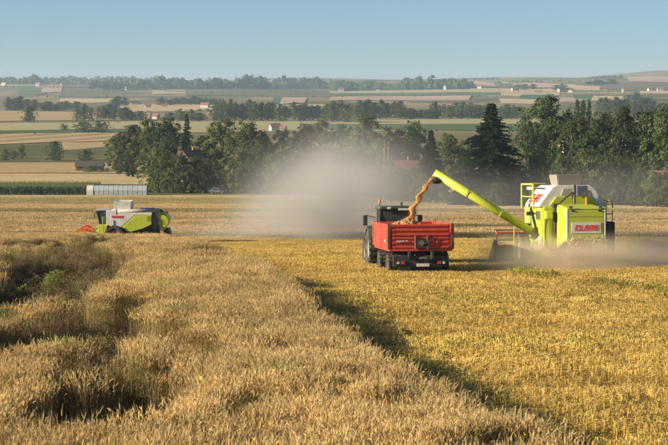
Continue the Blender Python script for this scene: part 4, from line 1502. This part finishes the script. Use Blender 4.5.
bx('side_badge', WHITE, TR, (-HW - .08, .5, 1.47), (.02, .3, .1), .004)
# chassis
for sx in (-.45, .45):
    bx('chassis_beam', BLACK, TR, (sx, LEN / 2, .92), (.12, LEN + .3, .3), .015)
for yy in (.4, 2.5, 4.6):
    bx('cross_beam', BLACK, TR, (0, yy, 1.0), (2.2, .1, .14), .01)
bp_ = bx('rear_bumper', BLACK, TR, (0, -.02, .68), (2.2, .1, .44), .02)
for sx in (-1, 1):
    lb = bx('lamp_cluster', BLACK, bp_, (sx * .8, -.09, .62), (.4, .05, .16), .01)
    bx('lamp', REDL, lb, (sx * .72, -.125, .62), (.14, .02, .11), .004)
    bx('lamp', WHITE, lb, (sx * .9, -.125, .62), (.09, .02, .09), .004)
bx('plate', paint('plate_white', (.75, .72, .55), .5, .3), bp_, (.08, -.085, .53), (.5, .02, .12), .004)
MB().tube([(-.05, -.15, .8), (.2, -.15, .8)], .05, 8).build('tow_coupling', GREY, bp_)
bx('mud_guard', BLACK, TR, (0, .15, .32), (1.7, .03, .3), .01)
for yy in (1.05, 4.0):
    for sx in (-1, 1):
        wheel(TR, (sx * 1.0, yy, .5), .5, .42, RIMW, 18)
    bx('axle', BLACK, TR, (0, yy, .5), (1.8, .12, .12), .01)
bx('drawbar', BLACK, TR, (0, LEN + .7, .6), (.14, 1.6, .12), .01)
# grain load
r = np.random.default_rng(8)
nx, ny = 26, 40
GX, GY = np.meshgrid(np.linspace(-HW + .05, HW - .05, nx), np.linspace(.06, LEN - .06, ny))
TGT = Vector((.05, 4.2))
GZ = 1.8 + .46 * np.exp(-((GX - TGT[0]) ** 2 / .7 + (GY - TGT[1]) ** 2 / 1.2)) + .02 * r.normal(size=GX.shape)
gl = link('grain_load', grid_mesh('grain_load', GX, GY, GZ, skirt=.5), GRAINM, None)
gl.location, gl.rotation_euler = TR.location, TR.rotation_euler
tag(gl, 'heap of wheat grain lying inside the red trailer', 'grain')

# grain stream: wavy falling rope of grain with loose grains round it
TM = Matrix.Translation(TR.location) @ TR.rotation_euler.to_matrix().to_4x4()
p1 = TM @ Vector((TGT[0], TGT[1], 2.1))
p0 = tipw + Vector((-.05, -.05, -.2))
mb = MB()
n = 48
rings = []
for i in range(n + 1):
    t = i / n
    c_ = Vector((p0.x + (p1.x - p0.x) * (1.18 * t - .18 * t * t), p0.y + (p1.y - p0.y) * t, p0.z + (p1.z - p0.z) * (.72 * t + .28 * t * t)))
    wob = math.sin(t * 24) * .06 * (.35 + t)
    c_.x += wob
    rr = .085 + .018 * math.sin(t * 26 + 1.2) + .06 * t + (.12 * max(0, t - .88) / .12)
    ring = []
    for k in range(14):
        a = 2 * math.pi * k / 14
        q = rr * (1 + .10 * math.sin(3 * a + t * 17) + .04 * random.uniform(-1, 1))
        ring.append(c_ + Vector((math.cos(a) * q, math.sin(a) * q * .8, 0)))
    rings.append(ring)
vs = [v for rg in rings for v in rg]
fs = [(i * 14 + k, i * 14 + (k + 1) % 14, (i + 1) * 14 + (k + 1) % 14, (i + 1) * 14 + k) for i in range(n) for k in range(14)] + [tuple(range(14)), tuple(n * 14 + k for k in range(14))]
mb.add(vs, fs)
for k in range(3000):
    t = random.random()
    i = min(n, int(t * n))
    c_ = random.choice(rings[i]) + Vector((random.gauss(.01, .035) + (.28 * random.random() ** 3 if random.random() < .35 else 0), random.gauss(0, .06), random.gauss(0, .06)))
    s_ = random.uniform(.004, .008)
    mb.add([c_ + Vector((-s_, 0, 0)), c_ + Vector((s_, 0, 0)), c_ + Vector((0, s_ * .6, s_ * 1.6)), c_ + Vector((0, -s_, -s_))], [(0, 1, 2), (0, 3, 1), (1, 3, 2), (0, 2, 3)])
gs = mb.build('grain_stream', GRAINM, None)
tag(gs, 'wavy brown stream of grain pouring from the auger spout', 'grain', kind='stuff')

# ------------------------------------------------------------------ tractor
ay = LEN + 1.9
loc = TM @ Vector((-.02, ay, 0))
TC = thing('farm_tractor', 'dark green tractor with glazed cab hitched before the red trailer', 'tractor', (loc.x, loc.y, ground_z(loc.x, loc.y + 1.5)), R(5.4))
TC.rotation_euler = (R(-3), 0, R(5.4))
for sx in (-1, 1):
    wheel(TC, (sx * .98, .9, .86), .88, .5, RIMW, 20, .5)
    wheel(TC, (sx * .9, 3.5, .62), .64, .4, RIMW, 18, .5)
    MB().prism([(.05, 1.3), (.25, 1.72), (.9, 1.86), (1.5, 1.72), (1.6, 1.5), (1.5, 1.45), (.9, 1.78), (.3, 1.6)], 'x', sx * .98 - .28, sx * .98 + .28).build('fender', GREENT, TC, bevel=.01)
bx('transmission', BLACK, TC, (0, 1.3, .85), (.7, 2.2, .6), .05)
MB().prism([(1.9, .95), (1.9, 1.75), (2.6, 1.8), (4.1, 1.5), (4.2, 1.0)], 'x', -.38, .38).build('bonnet', GREENT, TC, bevel=.05)
cabt = MB().prism([(.35, 1.25), (.3, 2.55), (1.75, 2.55), (1.95, 1.7), (1.9, 1.25)], 'x', -.72, .72).build('cab', GLASS, TC, bevel=.04)
bx('cab_roof', GREENT, cabt, (0, 1.05, 2.63), (1.56, 1.75, .17), .05)
for sx in (-1, 1):
    bx('cab_post', BLACK, cabt, (sx * .72, .33, 1.9), (.08, .08, 1.3), .01)
    bx('cab_post', BLACK, cabt, (sx * .73, 1.2, 1.9), (.05, .06, 1.3), .01)
    MB().tube([(sx * .75, 1.85, 2.2), (sx * 1.18, 1.9, 2.3)], .02, 6).build('mirror_arm', BLACK, TC)
    bx('mirror', BLACK, TC, (sx * 1.2, 1.88, 2.08), (.2, .07, .44), .03)
bx('light_bar', WHITE, cabt, (.3, .16, 2.56), (.5, .05, .09), .01)
bx('work_light', WHITE, cabt, (-.35, .15, 2.62), (.14, .05, .1), .01)
bx('rear_sill', BLACK, cabt, (0, .28, 1.75), (1.44, .08, .06), .01)
MB().tube([(-.72, .5, 2.6), (-.72, .5, 2.86)], .02, 6).build('beacon_stem', BLACK, TC)
MB().tube([(-.72, .5, 2.84), (-.72, .5, 2.98)], [.06, .05], 10).build('beacon', AMBER, TC)
MB().tube([(.42, 2.1, 1.75), (.42, 2.1, 2.85)], .05, 8).build('exhaust_pipe', BLACK, TC)
bx('seat', BLACK, cabt, (0, .9, 1.5), (.5, .5, .5), .08)
bx('hitch', BLACK, TC, (0, -.1, .6), (.3, .8, .25), .02)

# ------------------------------------------------------------------ pale and lime harvester at the left (side view)
S2 = 10.8
lx, ly = (170 - CX) / FPX * 190, 190.0
H2 = thing('combine_harvester', 'white and lime harvester seen from the side cutting wheat at left', 'harvester', (lx, ly, ground_z(lx - 4, ly)), R(90))


def Q2(*pts):
    return [((170 - a) / S2, (244 - b_) / S2) for a, b_ in pts]


W2 = 1.45
MB().prism(Q2((107.5, 209.8), (153, 211.3), (153, 214.6), (135.5, 214.6), (122, 226.8), (118, 227), (110, 225), (107.5, 225)), 'x', -W2, W2).build('body', WHITE, H2, bevel=.03)
MB().prism(Q2((136, 214.9), (152.5, 214.9), (152.6, 224), (144, 228), (129.5, 232.2), (122.8, 226.9)), 'x', -W2 - .04, W2 + .04).build('side_panel', LIME, H2, bevel=.04)
MB().prism(Q2((120, 226), (153, 214), (158, 214), (158, 232), (126, 236), (120, 236)), 'x', -1.1, 1.1).build('inner_frame', BLACK, H2)
MB().prism(Q2((155.5, 213), (163, 212.2), (166.5, 214), (169.5, 219), (169, 224), (166, 227), (158, 225), (159.5, 219)), 'x', -1.25, 1.25).build('rear_hood', LIME, H2, bevel=.06)
MB().prism(Q2((160, 225.5), (165, 226), (166, 229.5), (163, 231), (160, 229)), 'x', -1.15, 1.15).build('hood_skirt', LIME, H2, bevel=.03)
MB().prism(Q2((153.2, 212), (157.6, 213), (158.6, 219), (158, 226), (157, 229), (153.2, 229)), 'x', -1.2, 1.2).build('dark_panel', GREY, H2, bevel=.03)
MB().prism(Q2((163, 228), (169, 229), (171, 235), (168, 236.5), (164, 232)), 'x', -1.0, 1.0).build('chaff_spreader', BLACK, H2)
bx('rear_lamp', AMBER, H2, (-1.28, .15, 3.0), (.06, .3, .18), .02)
tk = MB()
ta, tb = Q2((132, 209)), Q2((115, 201))
y0, z0 = ta[0]
y1, z1 = tb[0]
tkc = [(-1.1, y0 + .1), (1.1, y0 + .1), (1.1, y1 - .1), (-1.1, y1 - .1)]
tkd = [(-1.2, y0), (1.2, y0), (1.2, y1), (-1.2, y1)]
for k in range(4):
    tk.add([(*tkc[k], z0 - .05), (*tkc[(k + 1) % 4], z0 - .05), (*tkd[(k + 1) % 4], z1), (*tkd[k], z1)], [(0, 1, 2, 3)])
o = tk.build('tank_extension', WHITE, H2)
o.modifiers.new('thick', 'SOLIDIFY').thickness = .05
# folded auger along the top, with end
(a0, a1), (c0, c1) = Q2((118.5, 211), (160, 209.8))
MB().tube([(-1.35, a0, a1 + .02), (-1.35, c0, c1)], .17, 14).build('auger_tube', CREAM, H2, smooth=True)
MB().tube([(-1.35, c0, c1), (-1.35, c0 - .3, c1 - .25)], .2, 12).build('auger_spout', BLACK, H2)
bx('auger_support', BLACK, H2, (-1.4, a0 + .05, a1 - .05), (.12, .12, .5), .02)
bx('engine_grille', GREY, H2, (0, .97 + 1.2, 3.1), (2.2, 1.4, .3), .04)
for k in range(5):
    bx('vent_slot', BLACK, H2, (-W2 - .05, 1.75 + .0 * k, 2.2 + .1 * k), (.02, .55, .035), .004)
# cab
cb = MB().prism(Q2((96.5, 211), (107.3, 210), (107.3, 224), (100, 224), (97.5, 216)), 'x', -.95, .95).build('cab', GLASS, H2, bevel=.03)
ro = Q2((93.5, 211.2), (108, 210), (108, 208.6), (95, 209.6))
MB().prism(ro, 'x', -1.05, 1.05).build('cab_roof', CREAM, cb, bevel=.02)
for pq in (Q2((100.2, 223.8), (97.2, 211.5)), Q2((107, 223.8), (107, 211))):
    MB().tube([(-.97, *pq[0]), (-.97, *pq[1])], .05, 6).build('cab_post', BLACK, cb)
MB().tube([(-1.0, *Q2((97, 211.5))[0]), (-1.55, *Q2((96, 213))[0])], .03, 6).build('mirror_arm', BLACK, H2)
bx('mirror', BLACK, H2, (-1.58, Q2((96, 214.5))[0][0], Q2((96, 214.5))[0][1]), (.2, .08, .4), .02)
MB().prism(Q2((99, 224.2), (108.5, 224.2), (106.5, 236), (99, 236)), 'x', -1.25, 1.25).build('cab_base', LIME, H2, bevel=.03)
lt = MB()
for k in range(5):
    lt.tube([(-1.7, 6.1, .5 + .27 * k), (-1.4, 6.1, .5 + .27 * k)], .03, 5)
lt.tube([(-1.7, 6.1, .4), (-1.7, 6.1, 2.6)], .03, 5)
lt.tube([(-1.4, 6.1, .4), (-1.4, 6.1, 1.9)], .03, 5)
lt.build('ladder', LIMED, H2)
# lettering on the near side (local -x faces the camera; photo left is +y)
la = Q2((112.6, 217.2))[0]
lettering(H2, 'CLAAS', (-W2 - .01, la[0], la[1]), (0, -1, 0), (0, 0, 1), 1.0, .2, nrm=(-1, 0, 0), depth=.03)
fw, rw = Q2((115.5, 235.2))[0], Q2((147.5, 237.2))[0]
for sx in (-1, 1):
    wheel(H2, (sx * 1.35, fw[0], .88), .9, .65, RIMR, 18, .5)
    wheel(H2, (sx * 1.2, rw[0], .62), .64, .45, RIMR, 16, .5)
bx('front_axle', BLACK, H2, (0, fw[0], .9), (2.4, .4, .5), .03)
bx('rear_axle', BLACK, H2, (0, rw[0], .65), (2.2, .25, .25), .03)
bx('undercarriage', BLACK, H2, (0, 3.2, 1.0), (1.6, 4.4, .5), .05)
MB().prism(Q2((98, 229), (104, 226), (104, 232), (90, 239), (88, 237)), 'x', -.7, .7).build('feeder_house', LIMED, H2, bevel=.03)
hy_ = Q2((92, 240))[0][0]
hd2 = MB().prism([(hy_ - .2, .2), (hy_ - .2, 1.2), (hy_ - .08, 1.2), (hy_ + .1, .55), (hy_ + .9, .2)], 'x', -2.7, 2.7).build('header', LIMED, H2)
for sx in (-1, 1):
    MB().prism([(hy_ - .25, .15), (hy_ - .25, 1.0), (hy_ + .2, .95), (hy_ + 1.5, .25), (hy_ + 1.5, .15)], 'x', sx * 2.7 - .06, sx * 2.7 + .06).build('divider', WHITE, hd2)
ry, rz_ = Q2((83.8, 232.6))[0]
rl = MB().tube([(-2.6, ry, rz_), (2.6, ry, rz_)], .09, 10)
for k in range(6):
    a = k * math.pi / 3 + .2
    rl.tube([(-2.6, ry + .46 * math.cos(a), rz_ + .46 * math.sin(a)), (2.6, ry + .46 * math.cos(a), rz_ + .46 * math.sin(a))], .05, 6)
reel = rl.build('reel', REDP, hd2)
for sx in (-2.62, 2.62):
    MB().lathe_x([(-.03, .16), (-.03, .5), (.03, .5), (.03, .16)], 22, (sx, ry, rz_)).build('reel_disc', paint('reel_orange', (.8, .14, .03), .5, .2), reel if False else hd2)
MB().tube([(-2.7, hy_ - .1, 1.15), (-2.7, ry, rz_)], .05, 6).build('reel_arm', paint('yellow_paint', (.7, .45, .03), .5, .2), hd2)

# ------------------------------------------------------------------ small parked car at the foot of the belt
pc = at(217, 194)
CAR = thing('parked_car', 'small dark blue and red vehicle parked at the foot of the trees', 'car', pc, R(84))
MB().prism([(-1.9, .35), (-1.9, .85), (-1.1, .95), (-.5, 1.45), (1.0, 1.45), (1.7, .95), (1.9, .9), (1.9, .35)], 'x', -.8, .8).build('body', paint('car_body', (.07, .12, .18), .3, .3), CAR, bevel=.06)
bx('roof', paint('car_blue', (.1, .2, .32), .3, .3), CAR, (0, .25, 1.49), (1.5, 1.6, .09), .03)
bx('rear_panel', paint('car_red', (.4, .09, .07), .4, .3), CAR, (.0, -.2, .62), (1.64, 1.2, .3), .03)
for sx in (-1, 1):
    bx('window', GLASSD, CAR, (sx * .8, .25, 1.18), (.04, 1.3, .34), .01)
    for yy in (-1.2, 1.2):
        wheel(CAR, (sx * .74, yy, .32), .32, .2, RIMW, 0)

# ------------------------------------------------------------------ drifting dust
def dust(name, label, px, py, d, size, dens, col, noise_scale=1.6, seed=0.0, fall=1.3, lowfade=True, cut=.3):
    r_ = ray(px, py)
    c = Vector(r_ * (d / r_[1]))
    bm = bmesh.new()
    bmesh.ops.create_icosphere(bm, subdivisions=3, radius=1)
    me = bpy.data.meshes.new(name)
    bm.to_mesh(me)
    bm.free()
    m = bpy.data.materials.new(name)
    m.use_nodes = True
    nt = m.node_tree
    nt.nodes.remove(nt.nodes['Principled BSDF'])
    pv = nt.nodes.new('ShaderNodeVolumePrincipled')
    pv.inputs['Color'].default_value = (*col, 1)
    pv.inputs['Anisotropy'].default_value = .25
    L(nt, pv.outputs[0], nt.nodes['Material Output'].inputs['Volume'])
    tc = nt.nodes.new('ShaderNodeTexCoord')
    ln = nt.nodes.new('ShaderNodeVectorMath')
    ln.operation = 'LENGTH'
    L(nt, tc.outputs['Object'], ln.inputs[0])
    fo = nt.nodes.new('ShaderNodeMapRange')
    fo.interpolation_type = 'SMOOTHSTEP'
    fo.inputs[1].default_value, fo.inputs[2].default_value, fo.inputs[3].default_value, fo.inputs[4].default_value = 1.0, .0, 0, 1
    L(nt, ln.outputs['Value'], fo.inputs[0])
    nz = nt.nodes.new('ShaderNodeTexNoise')
    nz.noise_dimensions = '4D'
    nz.inputs['W'].default_value = seed
    nz.inputs['Scale'].default_value = noise_scale
    nz.inputs['Detail'].default_value = 3
    L(nt, tc.outputs['Object'], nz.inputs['Vector'])
    nm = nt.nodes.new('ShaderNodeMapRange')
    nm.inputs[1].default_value, nm.inputs[2].default_value, nm.inputs[3].default_value, nm.inputs[4].default_value = cut, .72, 0.05, 1
    L(nt, nz.outputs[0], nm.inputs[0])
    pw = nt.nodes.new('ShaderNodeMath')
    pw.operation = 'POWER'
    pw.inputs[1].default_value = fall
    L(nt, fo.outputs[0], pw.inputs[0])
    m1 = nt.nodes.new('ShaderNodeMath')
    m1.operation = 'MULTIPLY'
    L(nt, pw.outputs[0], m1.inputs[0])
    L(nt, nm.outputs[0], m1.inputs[1])
    m2 = nt.nodes.new('ShaderNodeMath')
    m2.operation = 'MULTIPLY'
    m2.inputs[1].default_value = dens
    L(nt, m1.outputs[0], m2.inputs[0])
    L(nt, m2.outputs[0], pv.inputs['Density'])
    o = link(name, me, m)
    o.location = c
    o.scale = size
    return tag(o, label, 'dust', kind='stuff')


DC = (.86, .84, .79)
dust('dust_cloud', 'pale dust cloud hanging behind the white and lime harvester', 318, 208, 205, (11, 10, 7.2), .5, DC, 1.9, 1.0)
dust('dust_cloud', 'drifting plume joining harvester dust to the tree belt', 352, 178, 235, (11, 10, 6), .16, DC, 1.8, 21.0)
dust('dust_cloud', 'low spread of dust on the strip behind the tractor', 290, 228, 202, (14, 8, 3.6), .16, DC, 2.4, 23.0)
dust('dust_cloud', 'thin dust drifting up in front of the tree belt', 345, 185, 240, (19, 14, 10.5), .13, DC, 1.3, 4.0)
dust('dust_cloud', 'low dust trail directly behind the white and lime harvester', 225, 236, 198, (9, 5, 2.2), .16, DC, 2.2, 7.0)
dust('dust_cloud', 'dust boiling on the ground around the lime harvester', 588, 262, 79.6, (4.6, 2.6, 1.4), 1.9, (1.0, .88, .66), 2.2, 2.0)
dust('dust_cloud', 'dust drifting right of the lime harvester', 655, 258, 84, (4.2, 4, 1.9), 1.2, (1.0, .88, .66), 2.0, 9.0)
dust('dust_cloud', 'thin dust hiding the left wheels of the lime harvester', 525, 262, 83, (3.4, 2.6, 1.5), 2.2, (1.0, .88, .66), 2.2, 5.0)
dust('dust_cloud', 'faint dust veil between the spruces and the field', 440, 200, 300, (26, 18, 7), .03, DC, 1.2, 12.0)

dust('dust_cloud', 'faint dust veil before the trees right of the lime harvester', 610, 196, 250, (20, 16, 6.5), .035, DC, 1.3, 15.0)

# ------------------------------------------------------------------ air
m = bpy.data.materials.new('haze')
m.use_nodes = True
nt = m.node_tree
nt.nodes.remove(nt.nodes['Principled BSDF'])
pv = nt.nodes.new('ShaderNodeVolumePrincipled')
pv.inputs['Color'].default_value = (.58, .78, 1.0, 1)
pv.inputs['Density'].default_value = 8.5e-5
pv.inputs['Anisotropy'].default_value = .1
L(nt, pv.outputs[0], nt.nodes['Material Output'].inputs['Volume'])
hb = MB().box((0, 4850, 12), (13000, 10400, 110)).build('haze', m)
tag(hb, 'pale blue summer haze filling the valley air', 'haze', kind='stuff')
print('objects', len(sc.objects))
